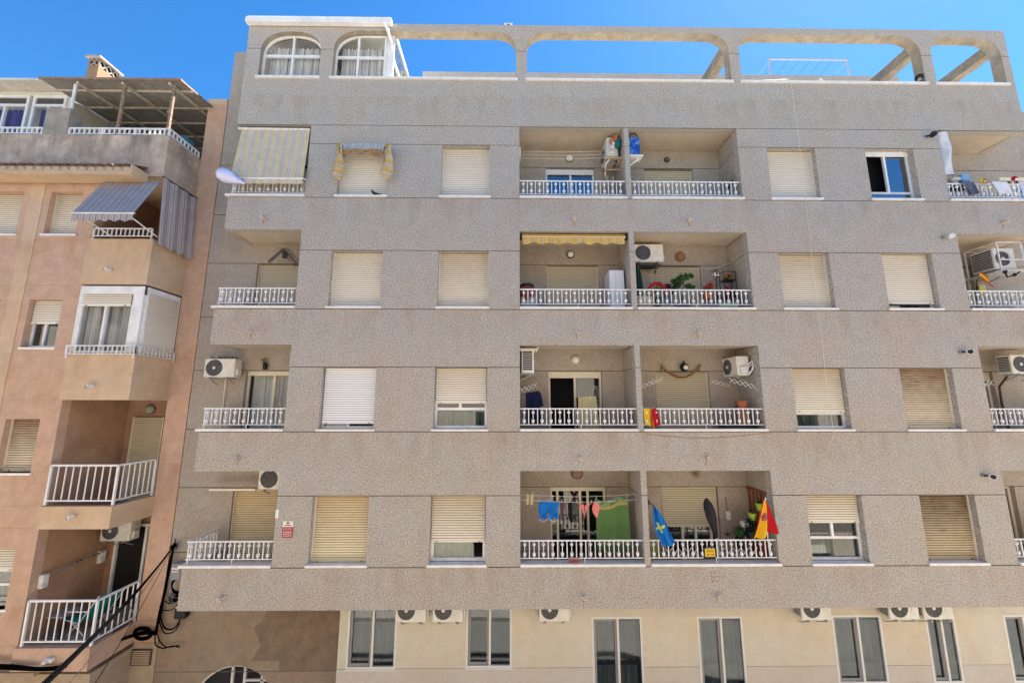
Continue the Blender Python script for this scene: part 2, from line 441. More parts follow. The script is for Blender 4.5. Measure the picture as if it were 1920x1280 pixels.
# ---- railings
def railing(x0,x1,i,left=False,right=False,label=None):
    s=S[i]; y=.06; mb=MB(); zt=s+.52; zb=s+.155
    mb.box(x0+.005,x1-.005,y-.014,y+.014,zt-.028,zt); mb.box(x0+.005,x1-.005,y-.010,y+.010,zb-.018,zb)
    n=int(round((x1-x0)/.2085)); st=(x1-x0-.02)/n
    def orn(x,yy):
        mb.box(x-.008,x+.008,yy-.008,yy+.008,zb,zt-.028)
        mb.lathe((x,yy,zt-.095),[(0,-.052),(.042,-.002),(.040,.008),(0,.048)],6)
        mb.lathe((x,yy,zb+.075),[(0,-.046),(.033,-.036),(.038,0),(.033,.034),(0,.040)],6)
    for k in range(n):
        xo=x0+.01+st*(k+.42); orn(xo,y)
        xp=x0+.01+st*(k+.92)
        if xp<x1-.03: mb.box(xp-.010,xp+.010,y-.010,y+.010,zb,zt-.028)
    mid=(x0+x1)/2+.06; mb.box(mid-.009,mid+.009,y-.009,y+.009,s+.05,zb)
    for side,xx in ((left,x0+.05),(right,x1-.05)):
        if side:
            mb.box(xx-.012,xx+.012,y+.015,RY,zt-.028,zt); mb.box(xx-.009,xx+.009,y+.015,RY,zb-.018,zb)
            mb.box(xx-.012,xx+.012,y-.012,y+.012,s+.05,zt)
            for q in range(4): orn(xx,y+.11+q*.21)
            for q in range(4): mb.box(xx-.007,xx+.007,y+.20+q*.21,y+.214+q*.21,zb,zt-.028)
    r=mb.build('railing',WHITE,bld)
    if label: r['label']=label
    l=MB()
    l.box(x0-(.06 if left else 0),x1+(.03 if not right and x1>3.05 else 0),-.045,.215,s,s+.055)
    if left: l.box(x0-.06,x0+.13,.215,RY,s,s+.055)
    if right: l.box(x1-.13,x1+.06,.215,RY,s,s+.055)
    l.build('ledge',MARB,r)
for i in range(4):
    railing(XL,-5.06,i,left=True); railing(.29,2.99,i); railing(3.12,5.934,i); railing(11.218,XR,i,right=True)

# ---- facade windows
Wy=.16
def win(col,i,**k):
    a,b=WC[col]; window(bld,a,b,S[i],G[i],Wy,**k)
z=lambda i,h:S[i]+h
win(0,0,shut=S[0],sm='clean'); win(0,1,shut=S[1],sm='clean')
win(0,2,shut=S[2]+.20,sm='white',f=.045,mull=(-3.68,),label='bright white shutter almost fully lowered',curtain=CURTW)
win(0,3,shut=S[3],sm='yellow',label='yellowed closed shutter')
win(1,0,shut=S[0],sm='clean'); win(1,1,shut=S[1],sm='cream')
a,b=WC[1]
window(bld,a,b,S[2],G[2],Wy,shut=S[2]+.66,sm='clean',f=.06,trans=(S[2]+.5,),mull=(-1.1,),panes=[(a+.06,b-.06,S[2]+.11,G[2]-.06)],curtain=CURTG,cz=(a+.06,b-.06,S[2]+.1,S[2]+.45))
window(bld,a,b,S[3],G[3],Wy,shut=S[3]+.50,sm='cream',f=.07,trans=(),curtain=CURTW,cz=(a+.07,b-.3,S[3]+.1,S[3]+.45))
win(2,0,shut=S[0],sm='clean'); win(2,1,shut=S[1],sm='cream')
a,b=WC[2]
window(bld,a,b,S[2],G[2],Wy,shut=S[2]+.46,sm='cream',f=.055,trans=(S[2]+.40,),curtain=CURTG,cz=(a+.06,b-.3,S[2]+.1,S[2]+.38))
window(bld,a,b,S[3],G[3],Wy,shut=S[3]+.88,sm='cream',f=.055,trans=(S[3]+.52,),mull=(7.3,),curtain=CURTG,cz=(a+.06,b-.5,S[3]+.1,S[3]+.48))
a,b=WC[3]
window(bld,a,b,S[0],G[0],Wy,f=.055,trans=(S[0]+.30,),mull=(9.86,),box=.13,curtain=CURTW,cz=(a+.06,b-.06,S[0]+.1,S[0]+.28),glass=GLASSB,panes=[(9.86,b-.055,S[0]+.33,G[0]-.13),(a+.055,b-.055,S[0]+.1,S[0]+.28)],label='white window with its left sash slid open')
window(bld,a,b,S[1],G[1],Wy,shut=S[1]+.22,sm='clean',f=.05,curtain=CURTB,cz=(a+.05,b-.2,S[1]+.08,S[1]+.3))
win(3,2,shut=S[2],sm='dirty'); win(3,3,shut=S[3],sm='brown',label='soiled brown-streaked closed shutter')

# ---- balcony doors
def door(a,b,i,shut=None,sm='inner',mull=(),curtain=None,panes=None,label=None,box=.12,glass=GLASS,frame=CREAM,cz=None,top=None):
    window(bld,a,b,FL[i]+.01,top or G[i],RY+.10,frame=frame,shut=shut,sm=sm,f=.055,mull=mull,curtain=curtain,sill=False,panes=panes,label=label,box=box,glass=glass,name='balcony_door',cz=cz)
door(*DR[0],0,shut=FL[0]); door(*DR[0],1,shut=FL[1],sm='inner')
door(*DR[0],2,mull=(-5.98,),curtain=CURTW,frame=CREAM,glass=GLASSC,label='glazed balcony door with light curtains'); door(*DR[0],3,shut=FL[3],sm='yellow')
door(*DR[1],0,mull=(1.76,),box=.16,glass=GLASSB,frame=WHITE,curtain=CURTG,label='white sliding door with blue tinted glass')
door(*DR[1],1,shut=FL[1]); door(*DR[1],2,mull=(1.74,),panes=[(1.78,2.37,FL[2]+.06,G[2]-.13)],frame=CREAM,box=.17,label='sliding door standing open on a dark room')
door(*DR[1],3,mull=(1.24,1.80,1.99),box=.1,frame=CREAM,label='sliding door with dark glass',cz=(2.0,2.38,FL[3],G[3]-.2),curtain=CURTB)
door(*DR[2],0,shut=FL[0]); door(*DR[2],1,shut=FL[1]); door(*DR[2],2,shut=FL[2])
door(*DR[2],3,shut=S[3]+.55,mull=(4.30,4.62,5.0),curtain=CURTB,label='balcony door with its shutter half lowered')
window(bld,13.92,15.2,S[0],6.42,RY+.06,frame=CREAM,f=.05,mull=(14.35,),sill=False,box=.1,glass=GLASSB)
door(*DR[3],1,shut=S[1]+1.1,mull=(12.3,),curtain=CURTG); door(*DR[3],2,shut=S[2]+1.25,mull=(12.1,),curtain=CURTG); door(*DR[3],3,mull=(12.22,),curtain=CURTB,box=0)

# ---- drain spouts on every parapet
SPO=plain('spout_clay',(.62,.52,.42),.8,.1,var=.3,vs=20); RUNM=stucco('spout_run',(.33,.28,.22),.9,None,gs=36)
for k,xx in enumerate((-6.01,1.64,4.52,12.45)):
    for i in range(4):
        zz=S[i]-.575; mb=MB(); t=rnd.uniform(-.02,.02)
        mb.tube([(xx,.03,zz),(xx+t,-.12,zz-.012)],.042,8,0,True); mb.tube([(xx,.03,zz),(xx+t,-.122,zz-.012)],.013,8,1,True)
        mb.tube([(xx-.045,-.09,zz+.02),(xx-.02,-.12,zz-.03),(xx+.05,-.13,zz-.03)],.018,5,0)
        mb.face([(xx-.02+t,-.003,zz-.03),(xx+.02+t,-.003,zz-.03),(xx+.006+t,-.003,zz-.17),(xx-.008+t,-.003,zz-.19)],2)
        mb.build('drain_spout',[SPO,DARK,RUNM],bld)

# ---- roof arcade
from mathutils.geometry import tessellate_polygon
def arch(x0,x1,z0,z1,lx,lz,rx,rz,n=12):
    P=[(x1,z0)]
    for k in range(n+1):
        a=pi/2*k/n; P.append((x1-rx+rx*cos(a)**.85,z1-rz+rz*sin(a)**.85))
    for k in range(n+1):
        a=pi/2*k/n; P.append((x0+lx-lx*sin(a)**.85,z1-lz+lz*cos(a)**.85))
    P.append((x0,z0)); return P
def holed(mb,outer,holes,y0,y1,m=0,ms=0,mapf=lambda x,y,z:(x,y,z)):
    loops=[[Vector((x,z,0)) for x,z in L] for L in [outer]+holes]; flat=[p for L in loops for p in L]
    for tri in tessellate_polygon(loops):
        for y in (y0,y1): mb.face([mapf(flat[i].x,y,flat[i].y) for i in tri],m)
    for n,L in enumerate([outer]+holes):
        for k in range(len(L)):
            a,b=L[k],L[(k+1)%len(L)]
            mb.face([mapf(a[0],y0,a[1]),mapf(b[0],y0,b[1]),mapf(b[0],y1,b[1]),mapf(a[0],y1,a[1])],ms if n else m)
Z0,Z1=8.401,10.178
BAY=[(-6.58,-4.99,9.90,.78,.60,.78,.60),(-4.65,.21,9.96,.78,.60,.62,.52),(.50,5.94,9.98,.62,.52,.62,.56),(6.22,11.18,9.97,.60,.52,.62,.58),(11.47,13.385,9.95,.62,.52,.62,.58)]
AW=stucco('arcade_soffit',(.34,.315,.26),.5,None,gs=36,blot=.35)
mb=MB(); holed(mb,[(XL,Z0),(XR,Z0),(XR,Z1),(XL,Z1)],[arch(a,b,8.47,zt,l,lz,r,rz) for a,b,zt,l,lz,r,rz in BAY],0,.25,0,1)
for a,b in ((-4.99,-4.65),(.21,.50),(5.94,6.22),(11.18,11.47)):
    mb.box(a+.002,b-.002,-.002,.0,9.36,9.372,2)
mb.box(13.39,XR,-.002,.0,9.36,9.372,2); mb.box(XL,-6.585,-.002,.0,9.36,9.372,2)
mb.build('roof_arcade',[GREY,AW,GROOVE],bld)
mb=MB()
for a,b,*_ in BAY: mb.box(a-.05,b+.04,-.04,.27,8.47+.002,8.53)
mb.build('parapet_coping',MARB,bld)
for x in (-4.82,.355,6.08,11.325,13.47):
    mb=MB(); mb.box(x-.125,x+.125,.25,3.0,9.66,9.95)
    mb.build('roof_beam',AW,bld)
TFL=stucco('terrace_tiles',(.32,.29,.25),.1,None,gs=12)
mb=MB(); mb.box(-6.8,XR-.15,.2,12,7.40,7.46); mb.build('terrace_floor',TFL,bld)
mb=MB(); mb.box(-3.0,13.87,3.0,3.2,7.46,11.56); mb.box(13.67,13.87,3.2,12,7.46,11.56); mb.box(-3.0,-2.8,3.2,12,7.46,11.56); mb.box(-3.0,13.87,11.8,12,7.46,10.6); mb.box(-2.8,13.67,3.2,11.8,10.1,10.2)
mb.build('penthouse_wall',GREY,bld)
# glazed roof room in the two left bays
mb=MB(); mb.box(XL-.01,-3.15,-.10,3.0,10.182,10.27); mb.box(XL-.03,-3.12,-.14,-.02,10.05,10.20); mb.build('gutter',WHITE,bld)
mb=MB(); mb.tube([(-3.3,-.12,10.06),(-3.22,-.07,9.9),(-3.16,.12,9.72),(-3.16,.2,9.5)],.045,8); mb.build('downpipe',WHITE,bld)
def archframe(a,b,zt,l,lz,r,rz,mull,tz,half=False):
    O=arch(a,b,8.535,zt,l,lz,r,rz); f=.045
    I=[(min(max(x,a+f),b-f),z) for x,z in [(x+(f*.9 if x<(a+b)/2 else -f*.9),z-(f*.8 if z>9.3 else 0)) for x,z in O]]
    mb=MB(); y=.13
    for k in range(len(O)-1):
        mb.face([(O[k][0],y,O[k][1]),(O[k+1][0],y,O[k+1][1]),(I[k+1][0],y,I[k+1][1]),(I[k][0],y,I[k][1])])
        mb.face([(I[k][0],y,I[k][1]),(I[k+1][0],y,I[k+1][1]),(I[k+1][0],y+.05,I[k+1][1]),(I[k][0],y+.05,I[k][1])])
    mb.box(a+f,b-f,y-.003,y+.05,8.532,8.60); mb.box(a+f*.6,b-f*.6,y+.002,y+.05,tz-.032,tz+.032); mb.box(mull-.026,mull+.026,y-.002,y+.05,8.6,zt-f*.6)
    wf=mb.build('window',WHITE,bld); wf['label']='white framed window with an arched top' if not half else 'white framed window with one rounded corner'
    p=MB(); pts=[(x,z) for x,z in O]; loops=[[Vector((x,zz,0)) for x,zz in pts]]
    for tri in tessellate_polygon(loops): p.face([(pts[q][0],y+.03,pts[q][1]) for q in tri])
    p.build('pane',GLASSC,wf)
    curtain_mesh(a+.10,b-.05,8.5,9.64,.27,11,.025).build('curtain',CURT,wf)
archframe(-6.58,-4.99,9.90,.78,.60,.78,.60,-5.80,9.28)
archframe(-4.65,-3.30,9.93,.78,.60,.05,.05,-4.05,9.26,True)
mb=MB()
for yy in (.15,1.6,2.95): mb.box(-3.32 if yy<.2 else -3.16,-3.10,yy,yy+.06,8.53,10.18)
mb.box(-3.16,-3.10,.21,2.95,8.53,8.62); mb.box(-3.16,-3.10,.21,2.95,10.08,10.18); mb.box(-3.16,-3.10,.21,2.95,9.24,9.32); mb.box(-3.16,-3.10,.25,2.95,7.46,8.53)
sg=mb.build('side_glazing',WHITE,bld); pane_mesh(0,1,0,1,0) 
mb=MB(); mb.face([(-3.13,.2,8.6),(-3.13,2.95,8.6),(-3.13,2.95,10.1),(-3.13,.2,10.1)]); mb.build('pane',GLASS,sg)
mb=MB(); mb.box(-6.8,-3.2,1.2,1.25,7.46,10.1); mb.build('room_partition',plain('room_cream',(.55,.46,.33),.8),bld)

# ---- ground floor
K=1.018
gwin=[(-3.47,-2.40,-5.58,-4.30),(-.89,.11,-5.57,-4.30),(1.86,2.97,-6.25,-4.58),(4.19,5.20,-6.25,-4.58),(7.19,8.30,-5.93,-4.57),(9.28,9.95,-5.93,-4.58),(11.04,11.9,-5.93,-4.58)]
gwin=[(a*K,b*K,c*K,(d*K if d<-4.4 else -4.10)) for a,b,c,d in gwin]
GY=.52
def dep3(x,z):
    for a,b,c,d in gwin:
        if a<x<b and c<z<d: return .5
    return 0
xs=[-3.72,17]+[v for g in gwin for v in g[:2]]
def gz(lo,hi): return uniq([lo,hi]+[v for g in gwin for v in g[2:] if lo<v<hi])
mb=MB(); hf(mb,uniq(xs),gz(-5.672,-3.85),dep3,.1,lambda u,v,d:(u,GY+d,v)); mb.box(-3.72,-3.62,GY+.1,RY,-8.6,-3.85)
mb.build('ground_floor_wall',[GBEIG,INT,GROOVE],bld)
mb=MB(); hf(mb,uniq(xs),gz(-8.6,-5.680),dep3,.1,lambda u,v,d:(u,GY+d,v))
mb.build('ground_floor_wall',[GBEIG2,INT,GROOVE],bld)
GREYF=plain('grey_sash',(.23,.23,.22),.4,.4)
for n,(a,b,c,d) in enumerate(gwin):
    mb=frame_mesh(a,b,c,d,GY-.005,.045,mull=((a+b)/2+.02,),d=.06); mb.box(a-.02,b+.02,GY-.015,GY,c-.03,c)
    wdw=mb.build('window',ALU,bld)
    m=(a+b)/2
    s=frame_mesh(a+.05,m,c+.05,d-.046,GY+.025,.05,d=.03); s.build('sash',GREYF,wdw)
    pane_mesh(a+.05,m,c+.05,d-.05,GY+.06).build('pane',GLASSG,wdw); pane_mesh(m+.03,b-.045,c+.05,d-.05,GY+.03).build('pane',GLASSG,wdw)
    if n in (0,2,3,4,5): curtain_mesh(a+.05,b-.05,c,d,GY+.27,6,.03).build('curtain',CURTG,wdw)
# entrance bay on the rear plane with its round-topped doorway
mb=MB(); cx,cz,R=-6.18,-6.84,1.0
ring=[(cx+R,-8.55)]+[(cx+R*cos(pi*k/24),cz+R*sin(pi*k/24)) for k in range(25)]+[(cx-R,-8.55)]
holed(mb,[(-7.99,-8.6),(-3.56,-8.6),(-3.56,-4.3),(-7.99,-4.3)],[ring],RY,RY+.25,0,0)
mb.box(-6.5,-3.66,RY-.03,RY,-4.42,-4.27); mb.box(-7.98,-3.67,RY-.002,RY,-5.97,-5.955,1)
mb.build('entrance_wall',[stucco('entrance_render',(.30,.245,.19),.3,None,gs=40,blot=.2),GROOVE],bld)
DKPAT=stucco('darker_render',(.225,.175,.13),.3,None,gs=40,blot=.25)  # darker brown render for the right part of the entrance wall
rq=random.Random(5); zz=[-4.45-.1*k for k in range(16)]; lft=[-5.72+.10*sin(k*.7)+rq.uniform(-.05,.05)-(.25 if k>9 else 0)*((k-9)/6) for k in range(16)]
mb=MB()
for k in range(15): mb.face([(lft[k],RY-.0015,zz[k]),(-3.66,RY-.0015,zz[k]),(-3.66,RY-.0015,zz[k+1]),(lft[k+1],RY-.0015,zz[k+1])] if zz[k+1]>-5.80 else [(-5.2+.0*k,RY-.0015,zz[k]),(-3.66,RY-.0015,zz[k]),(-3.66,RY-.0015,zz[k+1]),(-5.2+.0*k,RY-.0015,zz[k+1])])
mb.build('darker_patch',DKPAT,bld)
mb=MB()
for a in range(3):
    for c in range(3): mb.lathe((4.42+.055*a+rnd.uniform(-.01,.01),-.0,-3.55-.085*c+rnd.uniform(-.01,.01)),[(0,-.003),(.012,-.003)],7,0,'y')
mb.build('fixing_holes',DARK,bld)
mb=MB()
for k in range(24):
    a0,a1=pi*k/24,pi*(k+1)/24
    mb.face([(cx+R*cos(a0),RY+.06,cz+R*sin(a0)),(cx+R*cos(a1),RY+.06,cz+R*sin(a1)),(cx+(R-.05)*cos(a1),RY+.06,cz+(R-.05)*sin(a1)),(cx+(R-.05)*cos(a0),RY+.06,cz+(R-.05)*sin(a0))])
for x in (-6.3,-6.02,-5.62): mb.box(x,x+.05,RY+.06,RY+.11,-8.5,cz+math.sqrt(max(0,R*R-(x-cx)**2))-.02)
mb.box(-5.97,-5.35,RY+.06,RY+.10,-6.2,-6.16); mb.box(-5.97,-5.3,RY+.06,RY+.10,-6.45,-6.41)
dd=mb.build('entrance_door',ALU,bld)
mb=MB(); mb.box(cx-R,cx+R,RY+.2,RY+.24,-8.6,-5.8); mb.build('pane',plain('dark_door_glass',(.03,.03,.03),.1,.5),dd)
# ================================================================== ORANGE APARTMENT BUILDING
ob=thing('apartment_building','salmon orange rendered apartment block with beige balcony fronts and a covered roof terrace','building',(-12,1,-8.6))
OF,BF=-.03,-.10; BX0,BX1=-10.09,-8.54
OW=[(4.10,5.21),(1.33,2.47),(-1.46,-.30),(-4.20,-3.00)]
OG=[3.95,2.82,1.19,.125,-2.15,-2.60,-4.88]
OC=[(-11.27,-10.50),(-13.05,-11.93)]
GO=plain('pale_joint',(.60,.42,.28),.9,.1)
def dep4(x,z):
    for a,b in OC:
        for c,d in OW:
            if a<x<b and c<z<d: return .5
    for g in OG:
        if g-.012<z<g: return .008
    return 0
xs=[-18,BX0]+[v for p in OC for v in p]; zz=[-5.35,5.62]+[v for p in OW for v in p]+[v for g in OG for v in (g-.012,g)]
mb=MB(); hf(mb,uniq(xs),uniq(zz),dep4,.2,lambda u,v,d:(u,OF+d,v)); mb.build('front_wall',[ORAN,INT,GO],ob)
mb=MB(); mb.box(-11.76,-11.43,OF-.012,OF,-5.33,5.6); mb.build('pilaster',OBEIG,ob)
mb=MB(); mb.box(-18,BX0,OF+.02,OF+.22,-8.6,-5.352); mb.box(-18,BX0+.5,OF-.07,OF+.2,-5.42,-5.35)
mb.box(BX0,BX1,OF+.021,RY,-8.6,-5.425); mb.box(BX1,-7.995,.925,1.1,-8.6,-5.35); mb.build('base_wall',stucco('base_beige',(.42,.34,.25),.2,None,gs=35,blot=.2),ob)
# strip beside the grey block, flush with its recessed wall
def dep5(x,z):
    for g in (5.61,3.94,2.80,1.19,.122,-2.15,-2.7,-4.9,6.7):
        if g-.014<z<g: return .008
    return 0
mb=MB(); hf(mb,[BX1,-8.005],uniq([-8.6,8.45]+[v for g in (5.61,3.94,2.80,1.19,.122,-2.15,-2.7,-4.9,6.7) for v in (g-.014,g)]),dep5,.65,lambda u,v,d:(u,RY-.012+d,v))
mb.build('side_wall',[ORAN,INT,GO],ob)
mb=MB(); mb.chbox(BX1-.02,-8.0,RY-.04,1.7,8.45,8.64,.02); mb.build('pier_cap',OBEIG,ob)
# balcony bays
lv=[(5.60,6.72,5.95),(2.83,3.96,2.98),(.125,1.19,.28),(-2.61,-2.15,-2.42),(-5.33,-4.90,-5.0)]
for n,(b0,b1,fl) in enumerate(lv):
    mb=MB(); x0=-18 if n==0 else BX0
    mb.box(x0,BX1,BF,BF+.12,b0,b1,0 if n else 1); mb.box(BX1-.12,BX1,BF+.12,RY-.012,b0,b1,0 if n else 1)
    if n in (0,): mb.box(x0,BX1-.12,OF,1.6,5.61,5.95,0)
    else: mb.box(x0+.001,BX1-.121,BF+.12,1.6,b0+.01,fl,2)
    mb.build('balcony_parapet',[OBEIG if n<4 else ORAN,OPARA,CONC],ob)
mb=MB(); mb.box(BX0-.1,BX0,OF+.2,1.6,-5.35,5.6); mb.box(BX0,BX1,1.6,1.75,-5.35,5.6); mb.build('balcony_wall',[OSHADE],ob)
mb=MB(); mb.box(BX1-.012,BX1-.001,RY,1.6,-5.35,5.6); mb.build('balcony_wall',[OSHADE],ob)
# windows of the orange wall
for k,(a,b) in enumerate(OC):
    for n,(c,d) in enumerate(OW):
        if n==1 and k==0: window(ob,a,b,c-.05,d,OF+.15,frame=WHITE,shut=c+.60,sm='clean',f=.05,mull=(-10.95,),curtain=CURTG,cz=(-10.85,b-.05,c,d-.3))
        elif n==3: window(ob,a,b,c-.05,d,OF+.15,frame=WHITE,shut=c+.75,sm='clean',f=.05,trans=(c+.42,),curtain=CURTG)
        else: window(ob,a,b,c-.05,d,OF+.15,shut=c-.1,sm='cream' if n!=2 else 'dirty',silly=OF-.04)
# doors in the recessed balconies
door2=lambda a,b,c,d,**k: window(ob,a,b,c,d,1.54,sill=False,name='balcony_door',**k)
door2(-9.86,-9.05,-2.4,-.30,shut=-2.4,sm='inner')
mb=frame_mesh(-9.86,-8.70,-4.99,-2.95,1.52,.06,mull=(-9.1,-8.95),d=.06); dr=mb.build('balcony_door',WHITE,ob); dr['label']='white balcony door standing open on a dark room'
MB().box(-9.8,-8.76,1.585,1.6,-4.95,-3.0).build('opening',INT,dr)  # solid dark panel painted as the unlit room behind the door
MB().box(-9.8,-8.9,1.58,1.6,3.0,5.1).build('opening',INT,ob)  # solid dark panel painted as the dark inside of the recess
# railings
def srail(mb,p0,p1,zt,zb,st,post=.03,bw=.018,top=.04,posts=()):
    p0=Vector(p0);p1=Vector(p1); L=(p1-p0).length; n=max(1,round(L/st))
    mb.bar((p0.x,p0.y,zt),(p1.x,p1.y,zt),top,top); mb.bar((p0.x,p0.y,zb),(p1.x,p1.y,zb),top*.7,top*.7)
    for k in range(n+1):
        q=p0.lerp(p1,k/n); mb.box(q.x-bw/2,q.x+bw/2,q.y-bw/2,q.y+bw/2,zb+top*.3,zt-top*.4)
    for f in posts:
        q=p0.lerp(p1,f); mb.box(q.x-post/2,q.x+post/2,q.y-post/2,q.y+post/2,zb-.09,zt)
y0=BF+.05
mb=MB(); srail(mb,(BX0+.06,y0,0),(BX1-.04,y0,0),-1.30,-2.04,.155,.04,posts=(0,1)); srail(mb,(BX1-.04,y0,0),(BX1-.04,RY-.05,0),-1.30,-2.04,.13,.04,posts=(1,)); r=mb.build('railing',WHITE,ob); r['label']='white bar railing of the open balcony at the fourth level from the top'
mb=MB(); srail(mb,(BX0+.10,y0,0),(BX1-.04,y0,0),-4.03,-4.80,.155,.04,posts=(0,1)); srail(mb,(BX1-.04,y0,0),(BX1-.04,RY-.05,0),-4.03,-4.80,.13,.04,posts=(1,)); mb.build('railing',WHITE,ob)
mb=MB(); srail(mb,(BX0+.06,y0,0),(BX1-.10,y0,0),4.24,4.05,.11,.03,bw=.02,top=.03,posts=(0,1)); mb.build('railing',WHITE,ob)
mb=MB(); srail(mb,(BX0+.02,BF-.06,0),(BX1+.04,BF-.06,0),1.35,1.16,.105,.035,bw=.02,top=.03,posts=(.02,.99)); srail(mb,(BX1+.04,BF-.06,0),(BX1+.04,RY-.06,0),1.35,1.16,.105,.035,bw=.02,top=.03,posts=(1,)); mb.build('railing',WHITER,ob)
mb=MB(); srail(mb,(-11.10,y0,0),(BX1-.05,y0,0),6.93,6.78,.125,.04,bw=.03,top=.035,posts=(0,.33,.66,1)); srail(mb,(BX1-.05,y0,0),(BX1-.05,RY-.06,0),6.93,6.78,.125,.04,bw=.03,top=.035,posts=(1,)); mb.build('railing',WHITE,ob)
mb=MB(); srail(mb,(-18,y0,0),(-11.78,y0,0),6.93,6.78,.125,.04,bw=.03,top=.035,posts=(1,)); mb.build('railing',WHITE,ob)
mb=MB(); mb.box(-11.73,-11.13,BF+.005,BF+.3,6.72,7.46); mb.build('terrace_pier',CONC,ob)
# glazed-in balcony (third level)
a,b=-10.02,-8.57; zt=2.78
mb=frame_mesh(a,b-.22,1.20,zt,BF+.03,.05,mull=(-9.42,),d=.06); mb.box(a,b,BF+.005,BF+.03,zt-.20,zt); mb.box(b-.23,b,BF+.01,BF+.1,1.2,zt-.2); mb.box(b-.02,b+.02,BF+.1,RY-.02,1.2,zt)
mb.box(a-.06,a-.002,BF+.03,BF+.2,1.2,zt)
g3=mb.build('window',WHITE,ob); g3['label']='white aluminium glazing that closes in the third level balcony'
pane_mesh(a+.05,b-.27,1.25,zt-.05,BF+.07).build('pane',GLASSC,g3)
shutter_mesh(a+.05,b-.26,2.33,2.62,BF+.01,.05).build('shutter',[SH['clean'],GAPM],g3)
curtain_mesh(a+.06,b-.28,1.24,2.7,BF+.16,12,.025).build('curtain',CURTG,g3)
mb=MB(); n=30
for k in range(n):
    z0=1.24+k*.0475; mb.box(b+.02,b+.035,BF+.12,RY-.06,z0,z0+.040)
mb.build('shutter',[SH['clean']],g3)
MB().box(a,b-.02,1.3,1.35,1.2,2.8).build('partition',CONC,ob)
# tiled hood over the upper window
mb=MB(); x0,x1=-18,-8.93
P=lambda x,y,z:(x,y,z)
mb.box(x0,x1,-.50,BF,5.40,5.50,1)
n=44
for k in range(n):
    xa=x0+(x1-x0)*k/n; xb=x0+(x1-x0)*(k+1)/n; xm=(xa+xb)/2; ya,za=-.545,5.60; yb,zb=BF,5.80
    for s in range(6):
        t0,t1=pi*s/6,pi*(s+1)/6; hw=(xb-xa)*.46
        f=lambda t,y,z:(xm-hw*cos(t),y,z+.055*sin(t))
        mb.face([f(t0,ya,za),f(t1,ya,za),f(t1,yb,zb),f(t0,yb,zb)],0)
        mb.face([f(t0,ya,za),f(t1,ya,za),(xm,ya,za-.01)],0)
[mb.face([(x0+(x1-x0)*(k+.5)/n+.09*cos(pi*q/8),-.515,5.49+.085*sin(pi*q/8)) for q in range(9)],1) for k in range(n)]; mb.face([(x0,-.505,5.5),(x1,-.505,5.5),(x1,-.505,5.605),(x0,-.505,5.605)],2); mb.box(x0,x1,-.49,BF,5.5,5.60,2)
mb.box(x1,x1+.03,-.53,BF,5.42,5.64,1)
hood=mb.build('tiled_hood',[plain('weathered_tile',(.20,.085,.055),.85,var=.4,vs=5),OBEIG,CONC],ob)
# roof terrace: enclosure, canopy, chimney
mb=MB(); mb.box(-18,-12.1,.62,.66,6.0,6.95); mb.box(-12.14,-12.06,.62,4.5,6.0,8.52); mb.box(-18,-12.1,.62,.66,8.42,8.55)
mb.build('roof_enclosure',plain('enclosure_panel',(.62,.60,.52),.6,var=.1),ob)
for xa,xb in ((-13.05,-12.14),(-14.4,-13.15)):
    m=(xa+xb)/2; wf=frame_mesh(xa,xb,6.95,8.42,.60,.07,mull=(),trans=(8.12,),d=.07); wf.box(m-.03,m+.03,.6,.66,7.0,8.08); wf=wf.build('window',WHITE,ob)
    pane_mesh(xa+.07,xb-.07,7.0,8.08,.64).build('pane',GLASSC,wf); pane_mesh(xa+.07,xb-.07,8.16,8.36,.64).build('pane',plain('tinted_pane',(.08,.07,.06),.2),wf)
    curtain_mesh(xa+.06,xb-.06,6.95,8.1,.78,8,.03).build('curtain',CURTP,wf)
mb=MB(); mb.box(-18,-11.95,.25,5,8.56,8.60); mb.bar((-18,.25,8.58),(-11.95,.25,8.58),.06); mb.build('roof_sheet',plain('pale_roof_sheet',(.60,.58,.52),.6,var=.2),ob)
mb=MB(); mb.box(-18,-8.0,4.5,4.7,5.9,8.6); mb.box(-18,-8.0,1.6,4.5,5.9,5.95); mb.box(-18,BX0,4.6,14,-8.6,8.2); mb.build('rear_wall',plain('terrace_back_wall',(.30,.28,.25),.8,var=.2),ob)
mb=MB(); CAN=plain('canopy_sheet',(.30,.29,.27),.7,.2,var=.3); n=60; cx0,cx1=-12.04,-8.44
zf=lambda y:8.22+.10*(y+.1)
for k in range(n):
    xa=cx0+(cx1-cx0)*k/n; xb=cx0+(cx1-cx0)*(k+1)/n; h=.012*(k%2); h2=.012*((k+1)%2)
    mb.face([(xa,BF-.05,zf(BF)+.06+h),(xb,BF-.05,zf(BF)+.06+h2),(xb,4.4,zf(4.4)+.06+h2),(xa,4.4,zf(4.4)+.06+h)])
mb.bar((cx0,BF-.04,zf(BF)+.06),(cx1,BF-.04,zf(BF)+.06),.03,.06,1)
mb.bar((cx1,BF-.04,zf(BF)+.06),(cx1,4.4,zf(4.4)+.06),.03,.05,1)
can=mb.build('canopy',[CAN,RUSTY],ob)
mb=MB()
for y in (.25,.95,1.65,2.35,3.05,3.75): mb.bar((cx0,y,zf(y)+.02),(cx1,y,zf(y)+.02),.035,.05)
for x in (-11.1,-9.95,-8.75): mb.bar((x,BF,zf(BF)-.02),(x,4.4,zf(4.4)-.02),.04,.06)
mb.build('rafters',RUSTY if 0 else plain('painted_steel',(.55,.50,.43),.6,var=.35,vs=12),can)
for x in (-9.93,-8.66):
    mb=MB(); mb.tube([(x,BF+.07,6.75),(x,BF+.07,8.2)],.04,8); mb.build('post',RUSTY,can)
mb=MB(); mb.tube([(-11.2,BF+.07,6.75),(-11.2,BF+.07,8.2)],.035,8); mb.build('post',WHITE,can)
